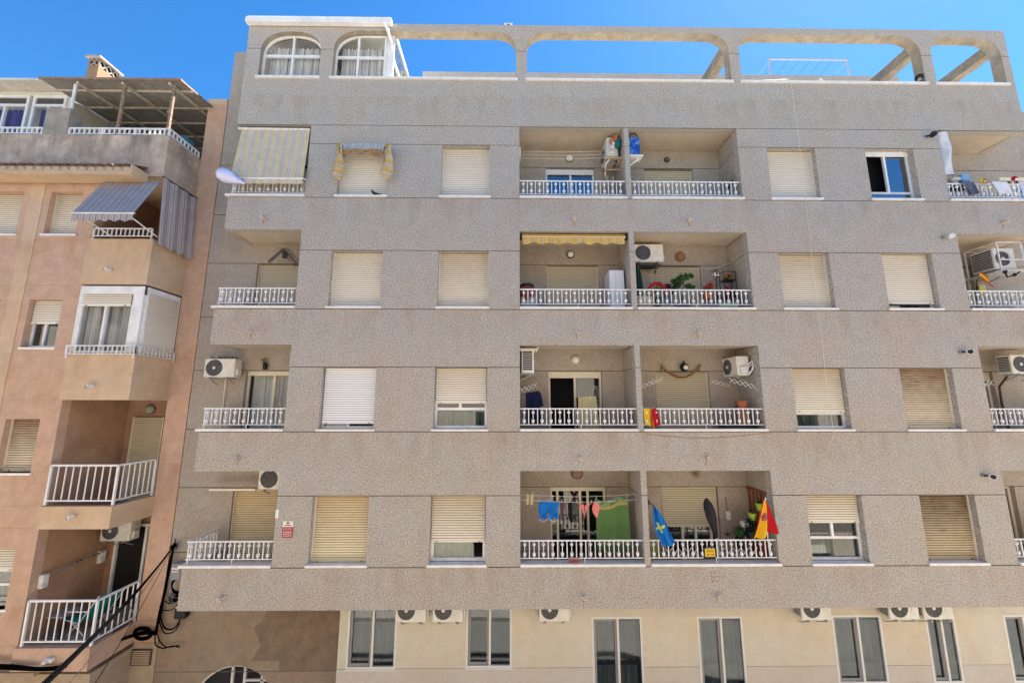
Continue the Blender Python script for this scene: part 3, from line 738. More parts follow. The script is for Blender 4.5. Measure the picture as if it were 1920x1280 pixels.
mb=MB(); X0,X1,Y0,Y1=-14.98,-14.60,3.3,4.02
mb.box(X0,X1,Y0,Y1,7.5,11.95,0); mb.box(X0+.05,X1-.05,Y0+.05,Y1-.05,11.95,12.25,1)
for (xa,ya,xb,yb) in ((X1-.02,Y0,X1-.02,Y1),(X0,Y0+.02,X1,Y0+.02),):
    L=math.hypot(xb-xa,yb-ya); n=max(1,round(L/.24))
    for k in range(n):
        c=lambda t:(xa+(xb-xa)*t,ya+(yb-ya)*t)
        t0,t1=(k)/n,(k+1)/n; tm=(t0+t1)/2
        A=(*c(t0),12.1);B=(*c(tm),12.25);Cc=(*c(t1),12.1);D=(*c(tm),11.95)
        for p,q in ((A,B),(B,Cc),(Cc,D),(D,A)): mb.bar(p,q,.035,.035,2)
for x in (X0,X1-.05):
    for y in (Y0,Y1-.05): mb.box(x,x+.05,y,y+.05,11.95,12.25,0)
mb.box(X0-.08,X1+.08,Y0-.08,Y1+.08,12.25,12.31,2)
mb.build('chimney',[stucco('chimney_render',(.26,.165,.11),.2,None,gs=30),INT,CONC],ob)
for k,(x,zc) in enumerate(((-9.44,3.16),(-9.39,.43),(-9.32,-2.34),(-9.32,-5.11))):
    mb=MB(); y=BF
    mb.tube([(x,y,zc),(x-.03,y-.13,zc-.02)],.035,8,0,False); mb.tube([(x+.04,y-.02,zc+.01),(x+.02,y-.14,zc+.02)],.03,6)
    if k==3: mb.chbox(x-.04,x+.12,y-.08,y,zc-.02,zc+.06,.01)
    mb.build('drain_spout',[WHITER,DARK],ob)
mb=MB(); mb.box(-8.53,-8.08,.90,.925,-5.80,-5.47)
for k in range(7): mb.bar((-8.50,.895,-5.76+k*.042),(-8.11,.895,-5.76+k*.042),.02,.018,1)
mb.build('vent_grille',[DARK,OBEIG],ob)

# ================================================================== STREET AND THE BUILDING OPPOSITE
def ground(name,x0,x1,y0,y1,z,m,thick=0,label=None):
    mb=MB()
    if thick: mb.box(x0,x1,y0,y1,z-thick,z)
    else: mb.face([(x0,y0,z),(x1,y0,z),(x1,y1,z),(x0,y1,z)])
    o=mb.build(name,m); o['kind']='structure'; return o
ground('ground',-200,200,-200,200,-8.65,plain('dry_ground',(.34,.30,.25),.95,.1,var=.2,vs=.5))
ground('road',-60,60,-7.4,-1.6,-8.645,plain('asphalt',(.30,.285,.26),.9,.1,var=.12,vs=1))
ground('pavement',-60,60,-1.6,.94,-8.5,stucco('paving',(.45,.42,.38),.2,None,gs=15),.2)
ground('pavement',-60,60,-9.8,-7.4,-8.5,plain('paving_far',(.45,.42,.38),.9,.1,var=.1,vs=1),.2)
op=thing('apartment_building','cream apartment block across the street seen only as reflections in the glass','building',(0,-14,-8.6))
OPW=plain('opposite_render',(.62,.54,.44),.9,.1,var=.1,vs=.6)
wx=[-24+3.2*k for k in range(16)]; wz=[-7.6+2.9*k for k in range(5)]
def dep6(x,z):
    for a in wx:
        for c in wz:
            if a<x<a+1.3 and c<z<c+1.5: return .25
    return 0
mb=MB(); hf(mb,uniq([-26,27]+wx+[a+1.3 for a in wx]),uniq([-8.6,6.4]+wz+[c+1.5 for c in wz]),dep6,.3,lambda u,v,d:(u,-10.6-d,v)); mb.box(-26,27,-16,-10.95,6.2,6.4)
mb.build('front_wall',[OPW,INT,GROOVE],op)
for k,a in enumerate(wx):
    for j,c in enumerate(wz):
        if (k*3+j*5)%4==0: 
            mb=MB(); mb.box(a,a+1.3,-10.78,-10.75,c+(.0 if k%2 else .6),c+1.5); mb.build('shutter',SH['cream'],op)
for x0,x1,zb,m in ((-21,-15,-3.4,'brick'),(-7.6,-2.5,-3.4,'brick'),(4.6,9.6,-3.4,'brick'),(14,19,-3.4,'brick'),(-14,-8.5,2.4,'w'),(6,12,2.4,'w')):
    mb=MB(); mb.box(x0,x1,-10.59,-9.9,zb-.15,zb); mb.box(x0,x1,-9.98,-9.9,zb,zb+.9); mb.build('balcony',plain('opposite_'+m,(.30,.13,.10) if m=='brick' else (.6,.58,.52),.8,var=.2),op)

# ================================================================== CAMERA, SUN, SKY
cam=bpy.data.cameras.new('camera'); co=bpy.data.objects.new('camera',cam); COL.objects.link(co)
cam.sensor_width=36; cam.lens=36*742/1920; cam.clip_end=2000; cam.clip_start=.05
pt,ya,ro=.16125,-.01129,.00073
def cray(x,y):
    c,s_=cos(ro),sin(ro); x,y=c*x-s_*y,s_*x+c*y
    cp,sp=cos(pt),sin(pt); Y=cp-sp*y; Z=sp+cp*y
    cy,sy=cos(ya),sin(ya); return Vector((cy*x-sy*Y,sy*x+cy*Y,Z))
F=cray(0,0); Rv=(cray(1,0)-F).normalized(); Uv=(cray(0,1)-F).normalized(); F.normalize()
M=Matrix((Rv,Uv,-F)).transposed().to_4x4(); M.translation=Vector((0,-9.213,0)); co.matrix_world=M
SC.camera=co
sunv=Vector((.60,.34,1.20)).normalized()
el=math.asin(sunv.z); az=math.atan2(sunv.x,sunv.y)
sl=bpy.data.lights.new('sun','SUN'); sl.energy=5.0; sl.angle=radians(.5); sl.color=(1,.95,.88)
so=bpy.data.objects.new('sun',sl); COL.objects.link(so); so.rotation_euler=sunv.to_track_quat('Z','Y').to_euler(); so.location=(20,20,40)
W=bpy.data.worlds.new('World'); SC.world=W; W.use_nodes=True; nt=W.node_tree
sky=nt.nodes.new('ShaderNodeTexSky'); sky.sky_type='NISHITA'; sky.sun_disc=False; sky.sun_elevation=el; sky.sun_rotation=az
sky.altitude=0; sky.air_density=1.0; sky.dust_density=.2; sky.ozone_density=4.0
bg=nt.nodes['Background']; bg.inputs[1].default_value=.055
hs=nt.nodes.new('ShaderNodeHueSaturation'); hs.inputs['Saturation'].default_value=1.30; nt.links.new(sky.outputs[0],hs.inputs['Color']); nt.links.new(hs.outputs[0],bg.inputs[0])
vs=SC.view_settings; vs.view_transform='Standard'; vs.look='None'; vs.gamma=1; vs.exposure=2.28
# ================================================================== THINGS ON AND AROUND THE FACADE
ACW=plain('unit_casing',(.66,.64,.58),.45,.4,var=.16,vs=7)
FAN=plain('fan_shroud',(.055,.055,.058),.5,.4)
RING=plain('fan_guard',(.16,.16,.165),.5,.4)
def ac_make(W=.72,H=.50,D=.28,fr=.19,label='',loc=(0,0,0),rz=0,group='air conditioning units on the grey block',rings=5,hub=True,cover=True,casing=None):
    t=thing('air_conditioner',label,'air conditioner',(0,0,0),group)
    mb=MB(); mb.chbox(-W/2,W/2,-D/2,D/2,.03,H,.014); fx=-W*.5+fr+.045; fz=.03+(H-.03)/2
    mb.box(W/2-.17,W/2-.03,-D/2-.004,-D/2+.002,H*.35,H*.82); mb.build('casing',casing or ACW,t)
    mb=MB(); mb.lathe((fx,-D/2,fz),[(0,-.002),(fr,-.002),(fr+.008,.003)],24,0,'y')
    for k in range(1,rings+1):
        r=fr*k/rings; mb.lathe((fx,-D/2,fz),[(r-.006,-.004),(r-.003,-.010),(r+.002,-.004)],24,1,'y')
    for k in range(8):
        a=pi*k/4+.2; mb.bar((fx+.03*cos(a),-D/2-.008,fz+.03*sin(a)),(fx+fr*cos(a),-D/2-.008,fz+fr*sin(a)),.005,.004,1)
    g=mb.build('fan_grille',[FAN,RING],t)
    if hub: MB().lathe((fx,-D/2,fz),[(0,-.016),(.035,-.014),(.04,-.006)],12,0,'y').build('hub',ACW,g)
    mb=MB(); mb.box(-W/2-.003,-W/2+.004,-D/2+.04,D/2-.03,.08,H-.05,0)
    for k in range(9): mb.box(-W/2-.008,-W/2-.002,-D/2+.04,D/2-.03,.08+k*(H-.14)/9,.092+k*(H-.14)/9,1)
    mb.build('side_grille',[FAN,ACW],t)
    if cover:
        mb=MB(); mb.chbox(W/2-.002,W/2+.045,-.08,.08,.08,H*.5,.012); mb.build('valve_cover',ACW,t)
    for x in (-W*.3,W*.3):
        mb=MB(); mb.box(x-.016,x+.016,-D/2-.03,D/2+.02,0,.028); mb.bar((x,-D/2+.02,-.0),(x,D/2+.02,-.14),.02,.02); mb.build('bracket',METAL,t)
    t.location=loc; t.rotation_euler=(0,0,rz); return t
ac_make(W=.74,H=.49,fr=.20,loc=(-7.09,.72,.66),label='cream air conditioner topped with ivy garland on the far left wall')
a0=ac_make(W=.66,H=.50,fr=.185,loc=(-2.08,.35,-4.64),label='air conditioner right of the leftmost ground floor window',group='air conditioners under the lowest grey band')
for (x,l) in ((-1.28,'air conditioner left of the second ground floor window, beside another unit'),(1.03,'air conditioner alone left of the third ground floor window'),
              (6.78,'air conditioner hung left of the wide ground floor window with curtains'),(8.72,'air conditioner right of the wide ground floor window, left one of a pair'),(9.48,'air conditioner above the narrow ground floor window, right one of a pair')):
    dup(a0,(x,.35,-4.64),0,l)
ac_make(W=.70,H=.50,fr=.20,rings=3,hub=False,loc=(-5.50,.70,-1.965),label='air conditioner tucked under the lowest left balcony ceiling',casing=WHITER)
ac_make(W=.78,H=.51,fr=.20,rings=6,hub=False,loc=(3.67,.70,3.67),label='air conditioner above the flowering balcony with the bonsai')
ac_make(W=.66,H=.58,D=.30,loc=(2.76,.60,6.46),rz=-pi/2,label='air conditioner with soft toys on the top floor balcony divider')
ac_make(W=.66,H=.60,D=.30,loc=(.49,.64,.76),rz=pi/2,label='narrow white air conditioner end-on above the navy shirt',casing=WHITE)
ac_make(W=.66,H=.50,D=.30,loc=(5.70,.60,.70),rz=-pi/2,label='air conditioner with curled hoses above the clay pot balcony')
ac_make(W=.56,H=.60,D=.50,fr=.19,loc=(12.74,.57,3.42),label='air conditioner inside a white metal cage',cover=False)
ac_make(W=.74,H=.50,D=.30,fr=.19,rings=3,loc=(12.80,.52,.76),label='air conditioner above the scissor rack at the right edge',cover=False)
ac_make(W=.72,H=.50,D=.28,loc=(-9.55,1.30,-3.28),label='air conditioner above the open door of the orange block',group='air conditioners on the orange block')
# cage round the unit
mb=MB(); x0,x1,y0,y1,z0,z1=12.43,13.05,.19,.90,3.38,4.12
for x in (x0,x1):
    for y in (y0,y1): mb.bar((x,y,z0),(x,y,z1),.028)
for zc in (z0,z1,3.66):
    mb.bar((x0,y0,zc),(x1,y0,zc),.022)
    if zc!=3.66: mb.bar((x0,y0,zc),(x0,y1,zc),.025); mb.bar((x1,y0,zc),(x1,y1,zc),.025); mb.bar((x0,y1,zc),(x1,y1,zc),.025)
mb.box(x0,x1,y0+.02,y1,z0-.03,z0-.014); solo(mb,'metal_cage',WHITER,'white bar cage round an air conditioner on the right edge balcony','cage',(x0,y0,z0))
# pipes of the units
mb=MB(); mb.tube([(-7.10,.86,.66),(-7.12,.9,.40),(-7.13,.92,-.05),(-7.14,.92,-.5),(-7.14,.92,-1.0)],.014,6); solo(mb,'drain_hose',CREAM,'thin cream hose down the wall under the ivy topped unit','hose',(-7.1,.9,-1))
mb=MB(); mb.tube([(2.68,.3,6.42),(2.58,.35,6.3),(2.60,.5,6.1),(2.75,.7,5.98),(2.9,.85,6.02)],.022,7); mb.tube([(2.93,.9,6.3),(2.93,.9,5.0)],.02,6); solo(mb,'drain_hose',CREAM,'cream looping hose under the top floor unit with soft toys','hose',(2.9,.9,5))
mb=MB(); mb.tube([(5.80,.24,.98),(5.90,.22,1.08),(5.915,.22,.95),(5.86,.22,.82),(5.80,.24,.80)],.018,6); mb.tube([(5.80,.24,.92),(5.87,.20,1.0),(5.90,.2,.88),(5.80,.24,.75)],.014,6); solo(mb,'drain_hose',WHITE,'white curled hoses on the unit over the clay pot balcony','hose',(5.8,.24,.7))
mb=MB(); mb.tube([(12.55,.6,.74),(12.62,.85,.5),(12.66,.9,.1),(12.70,.9,-.3),(12.75,.9,-1.0)],.026,6); solo(mb,'pipe',plain('brown_pipe',(.09,.04,.03),.5),'dark brown pipe under the lower right edge air conditioner','pipe',(12.7,.9,-1))
mb=MB(); mb.tube([(3.4,.9,3.62),(3.8,.9,3.60),(4.0,.9,3.68),(3.95,.93,3.5)],.018,6); mb.box(3.25,3.99,.60,.9,3.62,3.645); solo(mb,'shelf',DARK,'dark bracket shelf under the unit of the flowering balcony','shelf',(3.4,.9,3.6))
mb=MB(); mb.chbox(.30,.72,.3,.7,1.325,1.39,.01); mb.tube([(.70,.3,1.3),(.74,.28,1.42)],.02,6); solo(mb,'rain_cover',CREAM,'cream cover board over the narrow end-on air conditioner','cover',(.3,.3,1.3))
mb=MB(); mb.box(-7.01,-5.93,.60,.74,-1.97,-1.93)
solo(mb,'shelf_board',CREAM,'long cream board left of the unit under the lowest left balcony ceiling','board',(-6.4,.6,-1.97))

def leaves(mb,c,r,n,size,rg,m=0,flat=1.0,up=0):
    for _ in range(n):
        d=Vector((rg.gauss(0,1),rg.gauss(0,1),rg.gauss(0,1)*flat)); d.normalize(); d*=r*rg.random()**.45
        p=Vector(c)+Vector((d.x,d.y,d.z+up)); a=Vector((rg.uniform(-1,1),rg.uniform(-1,1),rg.uniform(-.6,1))).normalized(); b=a.orthogonal().normalized()
        b=Matrix.Rotation(rg.uniform(0,6.3),3,a)@b; s=size*rg.uniform(.6,1.3)
        mb.face([p-a*s,p+b*s*.45,p+a*s,p-b*s*.45],m)
def sprays(mb,c,n,L,rg,m=0,spread=.6,w=.01,droop=.3):
    for k in range(n):
        a=rg.uniform(0,2*pi); s=spread*rg.uniform(.4,1); l=L*rg.uniform(.7,1.1); P=Vector(c); dx=Vector((cos(a)*s,sin(a)*s*.6,1)).normalized()
        pr=None
        for i in range(5):
            t=i/4; q=P+dx*l*t+Vector((cos(a)*s*t*t*l*.6,0,-droop*l*t*t)); ww=w*(1-t*.85)
            r=Vector((-sin(a),cos(a),0))*ww+Vector((ww,0,0))
            if pr: mb.face([pr[0]-pr[1],pr[0]+pr[1],q+r,q-r],m)
            pr=(q,r)
rg=random.Random(3)
# ivy on the unit
mb=MB()
for k in range(26):
    x=-7.36+.62*k/25; leaves(mb,(x,.66,1.16+.02*sin(k)),.045,9,.02,rg)
solo(mb,'ivy_garland',GREEN,'green ivy garland lying along the top of an air conditioner','garland',(-7.1,.66,1.15))
# ------------------------------------------------------------------ wall lamps
OPAL=plain('opal_glass',(.74,.72,.64),.35,.5)
def bulkhead(x,y,z,label,r=.11,rim=DARK,dome=OPAL,grp='round lamps on the balcony walls'):
    t=thing('wall_lamp',label,'wall lamp',(x,y,z),grp)
    MB().lathe((x,y,z),[(0,-.001),(r*1.08,-.001),(r*1.08,-.035),(r*.9,-.05)],18,0,'y').build('rim',rim,t,True)
    MB().lathe((x,y,z),[(r*.93,-.035),(r*.8,-.07),(r*.5,-.095),(0,-.105)],18,0,'y').build('lamp_shade',dome,t,True)
bulkhead(1.73,RY,6.87,'round opal wall lamp above the blue glazed door of the top floor',.115,METAL)
bulkhead(1.69,RY,4.03,'round opal wall lamp behind the rolled up yellow awning',.10,DARK)
bulkhead(1.76,RY,1.18,'bright round opal wall lamp above the dark open door',.105,CREAM)
bulkhead(4.48,RY,6.85,'small dark round wall lamp on the top floor right balcony',.075,DARK,plain('smoked_glass',(.14,.11,.08),.4))
bulkhead(4.66,RY,3.98,'round terracotta coloured wall lamp above the bonsai balcony',.125,plain('rattan_rim',(.30,.14,.07),.7),plain('rattan',(.34,.17,.09),.8,var=.4,vs=30))
bulkhead(1.72,RY,-1.63,'brown round wall lamp above the laundry balcony',.14,plain('brown_rim',(.20,.11,.08),.7),plain('brown_shade',(.28,.17,.13),.7,var=.3,vs=20))
bulkhead(-9.50,1.6,-.10,'greenish oval wall lamp on the orange balcony wall',.12,plain('olive_rim',(.16,.15,.10),.6),plain('green_glass',(.34,.38,.30),.4))
# ornate lamp, lantern and pot lamp
mb=MB()
for k in range(9):
    a=2*pi*k/9; mb.tube([(4.66,.93,-1.66),(4.66+.05*cos(a),.88,-1.66+.05*sin(a)),(4.66+.12*cos(a),.90,-1.66+.09*sin(a)+.02),(4.66+.10*cos(a+.4),.92,-1.66+.08*sin(a+.4))],.007,5)
mb.ball((4.66,.9,-1.67),.035,8); solo(mb,'wall_lamp',RUSTY,'curly wrought iron wall lamp on the balcony with the flags','wall lamp',(4.66,.93,-1.7))
t=thing('wall_lamp','black lantern lamp between the arms of the carved wooden yoke','wall lamp',(4.53,RY,1.0))
MB().lathe((4.53,.86,.98),[(0,-.11),(.06,-.09),(.10,-.02),(.105,.05),(.06,.09),(.02,.12),(.015,.17),(0,.17)],12).build('cage',BLACK,t,True)
MB().ball((4.53,.775,.97),.062,10).build('bulb',plain('bulb_glass',(.75,.73,.68),.2),t,True)
t=thing('wall_lamp','dark lantern with a small green plant above the left glazed door','wall lamp',(-6.16,RY,1.0))
MB().lathe((-6.16,.88,1.0),[(0,-.1),(.05,-.09),(.055,.03),(.045,.07),(0,.08)],10).build('lamp_shade',BLACK,t,True)
mb=MB(); leaves(mb,(-6.19,.86,1.12),.075,60,.022,rg); mb.build('plant',GREEN,t)
# carved yoke
mb=MB(); n=16; YW=plain('varnished_wood',(.24,.09,.03),.5,.3,var=.3,vs=14)
pts=[(3.97+.98*k/n,.90,.98-.26*sin(pi*k/n)) for k in range(n+1)]
mb.tube(pts,[.024]*(n+1),6); mb.tube([(3.94,.88,1.03),(3.97,.9,1.06),(4.02,.9,.95),(3.98,.9,.87)],.026,6,1); mb.tube([(4.98,.88,1.03),(4.95,.9,1.06),(4.93,.9,.96),(4.97,.9,.88)],.026,6,1)
mb.tube([(p[0],p[1]-.03,p[2]+.03) for p in pts],[.012]*(n+1),5,1)
solo(mb,'wooden_yoke',[YW,plain('brass_tone',(.32,.20,.07),.5,.3,var=.3)],'curved varnished wooden yoke hung on the wall over the closed shutter','yoke',(4.46,.9,.72))

# ------------------------------------------------------------------ cloth kit
def cloth(p00,p10,p11,p01,amp=.02,nf=3,nu=18,nv=14,sag=0,m=0,mb=None,nrm=(0,-1,0),ph=0,low=1.0):
    a,b,c,d=[Vector(p) for p in (p00,p10,p11,p01)]; N=Vector(nrm); mb=mb or MB()
    def fn(u,v):   # v 0 top, 1 bottom
        p=a.lerp(b,u).lerp(d.lerp(c,u),v); w=amp*(.35+low*v)
        return p+N*(w*sin(2*pi*nf*u+ph+1.2*v)+w*.4*sin(5.1*pi*nf*u+2*v))+Vector((0,0,-sag*4*u*(1-u)))
    mb.grid(fn,nu,nv,m); return mb
def fab(name,c,var=.15): return plain(name,c,.9,.1,var=var,vs=12)
# awnings
AY=stripes('awning_cream_blue',[(0,(.64,.53,.34)),(.50,(.60,.56,.50)),(.56,(.27,.27,.32)),(.61,(.62,.57,.49)),(.78,(.27,.27,.32)),(.83,(.60,.56,.50)),(.90,(.64,.53,.34))],8.5)
t=thing('awning','cream awning with thin blue stripes lowered over the top left balcony','awning',(-5.95,-.02,7.0))
a,b=-6.84,-5.10
cloth((a,.03,7.0),(b,.03,7.0),(b+.02,-.13,5.56),(a-.01,-.13,5.56),.012,1.5,40,10,mb=MB()).build('canvas',AY,t)
MB().tube([(a-.04,-.13,5.55),(b+.03,-.13,5.55)],.022,8).build('front_bar',WHITE,t)
mb=MB(); mb.grid(lambda u,v:(a-.01+(b-a+.02)*u,-.13-.01*sin(u*40),5.54-v*(.13+.012*abs(sin(u*pi*9)))),60,3); mb.build('valance',AY,t)
MB().tube([(a-.08,.02,7.02),(b,.04,7.02)],.03,8).build('roller',WHITER,t)
for x in (a-.02,b+.04):
    MB().bar((x,-.13,5.55),(x,.05,5.60),.022).build('arm',WHITE,t)
CB=stripes('curtain_beige_folds',[(0,(.66,.60,.50)),(.2,(.50,.44,.36)),(.34,(.70,.66,.60)),(.8,(.58,.52,.44))],9)
mb=curtain_mesh(-6.85,-5.09,5.20,5.9,.16,9,.02); solo(mb,'balcony_screen',CB,'pleated beige screen behind the railing under the cream blue awning','screen',(-6,.16,5.2))
AYO=stripes('awning_yellow_check',[(0,(.66,.42,.08)),(.30,(.42,.36,.34)),(.36,(.66,.60,.48)),(.42,(.40,.34,.36)),(.48,(.68,.44,.10)),(.78,(.62,.54,.40)),(.88,(.66,.42,.08))],12)
t=thing('awning','yellow striped awning rolled up under the second floor balcony beam','awning',(1.64,.1,4.2))
mb=MB(); mb.grid(lambda u,v:(.37+2.53*u,.06-.02*v+.012*sin(u*50)*v,4.16-v*(.20+.022*sin(u*2*pi*6.5))),90,4); mb.build('valance',AYO,t)
mb=MB(); mb.tube([(.34,.12,4.185),(2.93,.12,4.185)],.05,10); mb.build('roller',AYO,t)
MB().box(.36,2.92,.02,.05,4.115,4.145).build('front_bar',plain('bar_peach',(.66,.50,.32),.5),t)
for x in (.325,2.95): MB().box(x-.025,x+.025,.05,.18,4.10,4.23).build('bracket',BLACK,t)
# tattered window awning
AT=stripes('awning_torn_blue',[(0,(.62,.57,.49)),(.3,(.40,.37,.37)),(.36,(.66,.60,.44)),(.7,(.60,.56,.50)),(.92,(.36,.33,.34))],6)
AT2=stripes('awning_torn_yellow',[(0,(.54,.36,.13)),(.38,(.60,.54,.42)),(.45,(.30,.26,.29)),(.52,(.62,.56,.46)),(.62,(.30,.26,.28)),(.68,(.60,.43,.19))],4,1)
t=thing('awning','tattered yellow and blue window awning above the pigeon','awning',(-3.65,-.05,6.5))
mb=MB(); mb.grid(lambda u,v:(-4.22+1.14*u,-.05-.16*v,6.58-.32*v-(.02*sin(u*23)*v)-.01*sin(u*9)),30,5); mb.build('canvas',AT,t)
mb=MB()
mb.grid(lambda u,v:(-4.16+1.02*u,-.25+.04*v+.02*sin(u*14),6.28-v*(.07+.15*abs(2*u-1)**2.0+.03*sin(u*17))-.0),30,4)
mb.build('torn_edge',plain('rotten_cloth',(.32,.20,.10),.95,.1,var=.5,vs=14),t)
def sidecurt(x0,w0,zb,ph):
    mb=MB(); mb.grid(lambda u,v:(x0+(u-.5)*w0*(.55+.40*min(1,v*1.6)+.07*sin(v*15+ph))*(1 if v<.92 else 1-(v-.92)*7*(1-u)),-.24+.05*sin(u*5+v*4),6.44-v*(6.44-zb)),8,26); return mb
sidecurt(-4.19,.25,5.48,0).build('side_curtain',AT2,t); sidecurt(-2.99,.30,5.52,2).build('side_curtain',AT2,t)
mb=MB()
for x in (-4.16,-3.06): mb.bar((x,-.02,6.52),(x,-.30,6.28),.02); mb.tube([(x,-.3,6.28),(x,-.2,5.6)],.009,5)
mb.build('frame',DARK,t)
# orange block awning and side blind
AG=stripes('awning_grey_blue',[(0,(.38,.35,.36)),(.22,(.64,.57,.50)),(.30,(.28,.26,.28)),(.42,(.50,.38,.33)),(.5,(.40,.37,.37)),(.72,(.66,.58,.49)),(.80,(.24,.22,.24))],10)
t=thing('awning','grey and blue striped awning pushed out over the orange block balcony','awning',(-9.2,-.1,5.4))
cloth((-9.93,-.12,5.44),(-8.56,-.12,5.44),(-8.28,-.92,4.20),(-9.62,-.92,4.20),.01,1,44,8,mb=MB()).build('canvas',AG,t)
mb=MB(); mb.grid(lambda u,v:(-9.62+1.34*u,-.93,4.19-v*(.17+.022*sin(u*2*pi*6))),70,3); mb.build('valance',AG,t)
MB().tube([(-9.64,-.93,4.20),(-8.26,-.93,4.20)],.018,8).build('front_bar',WHITE,t)
for x in (-9.5,-8.42): MB().tube([(x,-.90,4.17),(x-.05,-.08,4.02)],.014,6).build('arm',WHITE,t)
t=thing('side_blind','grey striped side blind hanging down beside the orange block balcony','blind',(-8.5,.4,5.5))
mb=MB(); mb.grid(lambda u,v:(-8.50+.02*sin(u*22)+.10*v,-.12+1.10*u,5.56-v*(1.72+.03*sin(u*2*pi*4)-.0*u)),40,14); mb.build('canvas',AG,t)
MB().tube([(-8.52,-.12,5.58),(-8.50,.94,5.58)],.02,6).build('roller',DARK,t)

# ------------------------------------------------------------------ laundry on the lowest middle balcony
t=thing('clothesline','thin white cord strung across the laundry balcony','clothesline',(1.6,.39,-2.0))
mb=MB()
for dz,yy in ((0,.39),(-.1,.30)):
    mb.tube([(.30+2.68*k/12,yy,-2.02+dz-.05*sin(pi*k/12)) for k in range(13)],.004,4)
mb.build('cord',WHITE,t)
def peg(mb,x,z,y=.385): mb.box(x-.006,x+.006,y-.01,y+.01,z-.03,z+.04,1)
PEG=plain('pegs',(.5,.55,.35),.6)
BL=fab('swim_blue',(.015,.16,.52),.2)
mb=MB(); mb.grid(lambda u,v:(.72+.46*u+(.01*sin(v*6)),.385-.025*sin(u*9)-.02*v,-2.16-v*(.40 if 0 else .27)),14,8)
for x0,x1 in ((.735,.92),(.955,1.17)):
    mb.grid(lambda u,v,x0=x0,x1=x1:(x0+(x1-x0)*u,.375-.03*sin(u*7+1),-2.42-v*(.17-.05*sin(u*3))),8,4)
    mb.tube([(x0+(x1-x0)*k/8,.35,-2.44-.12*sin(pi*k/8)*.0-(.10+.06*sin(pi*k/8))) for k in range(9)],.006,4,2)
for x in (.74,.95,1.16): peg(mb,x,-2.15)
solo(mb,'swim_trunks',[BL,PEG,WHITE],'bright blue swimming trunks pegged on the line','swim trunks',(.95,.39,-2.6))
mb=MB()
for x0 in (.44,.535): mb.grid(lambda u,v,x0=x0:(x0+.085*u-.015*v,.38-.02*sin(u*6),-2.0-.22*v-.03*sin(u*pi)),5,6)
for x in (.45,.6): peg(mb,x,-1.99)
solo(mb,'gloves',[fab('pale_yellow_cloth',(.52,.47,.28)),PEG],'pale yellow gloves pegged at the left end of the line','gloves',(.5,.39,-2.25))
def sock(x,w,c,l,nm,h=.38):
    mb=MB(); mb.grid(lambda u,v:(x+w*(u-.5)*(1-.2*v)+(.035*max(0,v-.7)*3),.385-.012*sin(u*6+v*4),-2.17-h*v-.02*sin(u*pi)),5,9); peg(mb,x,-2.16)
    solo(mb,nm,[c,PEG],l,nm,(x,.39,-2.6))
sock(1.26,.09,fab('mauve_cloth',(.10,.06,.08)),'dull mauve stocking pegged left of the black sock','stocking',.42)
sock(1.345,.05,fab('mauve_cloth_light',(.22,.14,.17)),'thin light mauve strap top pegged beside the black sock','top',.3)
sock(1.445,.095,fab('black_knit',(.012,.010,.014)),'black sock pegged between mauve clothes and pink bikini','sock',.44)
PK=NT('pink_print'); PK=PK.out(PK.ramp(PK.noise(PK.pos(),55,2,.5),[(.42,(.62,.11,.13)),(.56,(.78,.30,.26))]),.8,.2)
mb=MB(); mb.grid(lambda u,v:(1.60+.36*u*(1-.0*v)+(.5-u)*.30*v*1.1,.375-.025*sin(u*8),-2.20-.07*sin(pi*u)-v*(.04+.27*sin(pi*u)**.8)),14,7)
for x in (1.61,1.95): peg(mb,x,-2.18)
solo(mb,'bikini_bottom',[PK,PEG],'pink bikini bottom pegged on the line','bikini',(1.78,.39,-2.5))
mb=MB(); mb.grid(lambda u,v:(2.05+(u-.5)*.19*sin(pi*min(1,.12+v*.86)),.37-.03*sin(u*pi),-2.17-.36*v),8,8); mb.tube([(2.08,.37,-2.5),(2.10,.37,-2.62),(2.07,.37,-2.56)],.006,4); peg(mb,2.04,-2.16)
solo(mb,'bikini',[PK,PEG],'pink bikini cup hanging beside the green towel','bikini',(2.05,.39,-2.6))
t=NT('green_towel'); uv=t.n('ShaderNodeTexCoord').outputs['UV']; s=t.n('ShaderNodeSeparateXYZ'); t.l(uv,s.inputs[0])
f=t.noise(t.pos(),14,3,.6); f2=t.ramp(f,[(.47,(.07,.14,.06)),(.5,(.16,.24,.12))]); band=t.ramp(s.outputs[1],[(0,1),(.105,0)],'CONSTANT')
base=t.ramp(s.outputs[1],[(0,(.09,.17,.07)),(.105,(.34,.27,.09)),(.165,(.095,.172,.060)),(.83,(.26,.23,.09)),(.875,(.06,.12,.05))],'CONSTANT')
GT=t.out(t.mix(band,base,f2),.95,.05)
mb=MB()
def tw(u,v):
    x=2.045+.73*u+(-.02+.06*u)*v; sag=.11*sin(pi*min(1,u*1.5))*(1-u*.3)-.05*u
    return (x,.375-.03*sin(u*13+v*1.5)*(.3+v)-.02*v,-2.10-sag*(1-v)-v*1.13)
mb.grid(tw,34,22)
for x,dz in ((2.06,.0),(2.36,-.09),(2.5,-.09),(2.76,.02)): peg(mb,x,-2.09+dz)
solo(mb,'towel',[GT,PEG],'long green towel with yellow bands hanging from the line','towel',(2.4,.39,-3.25))
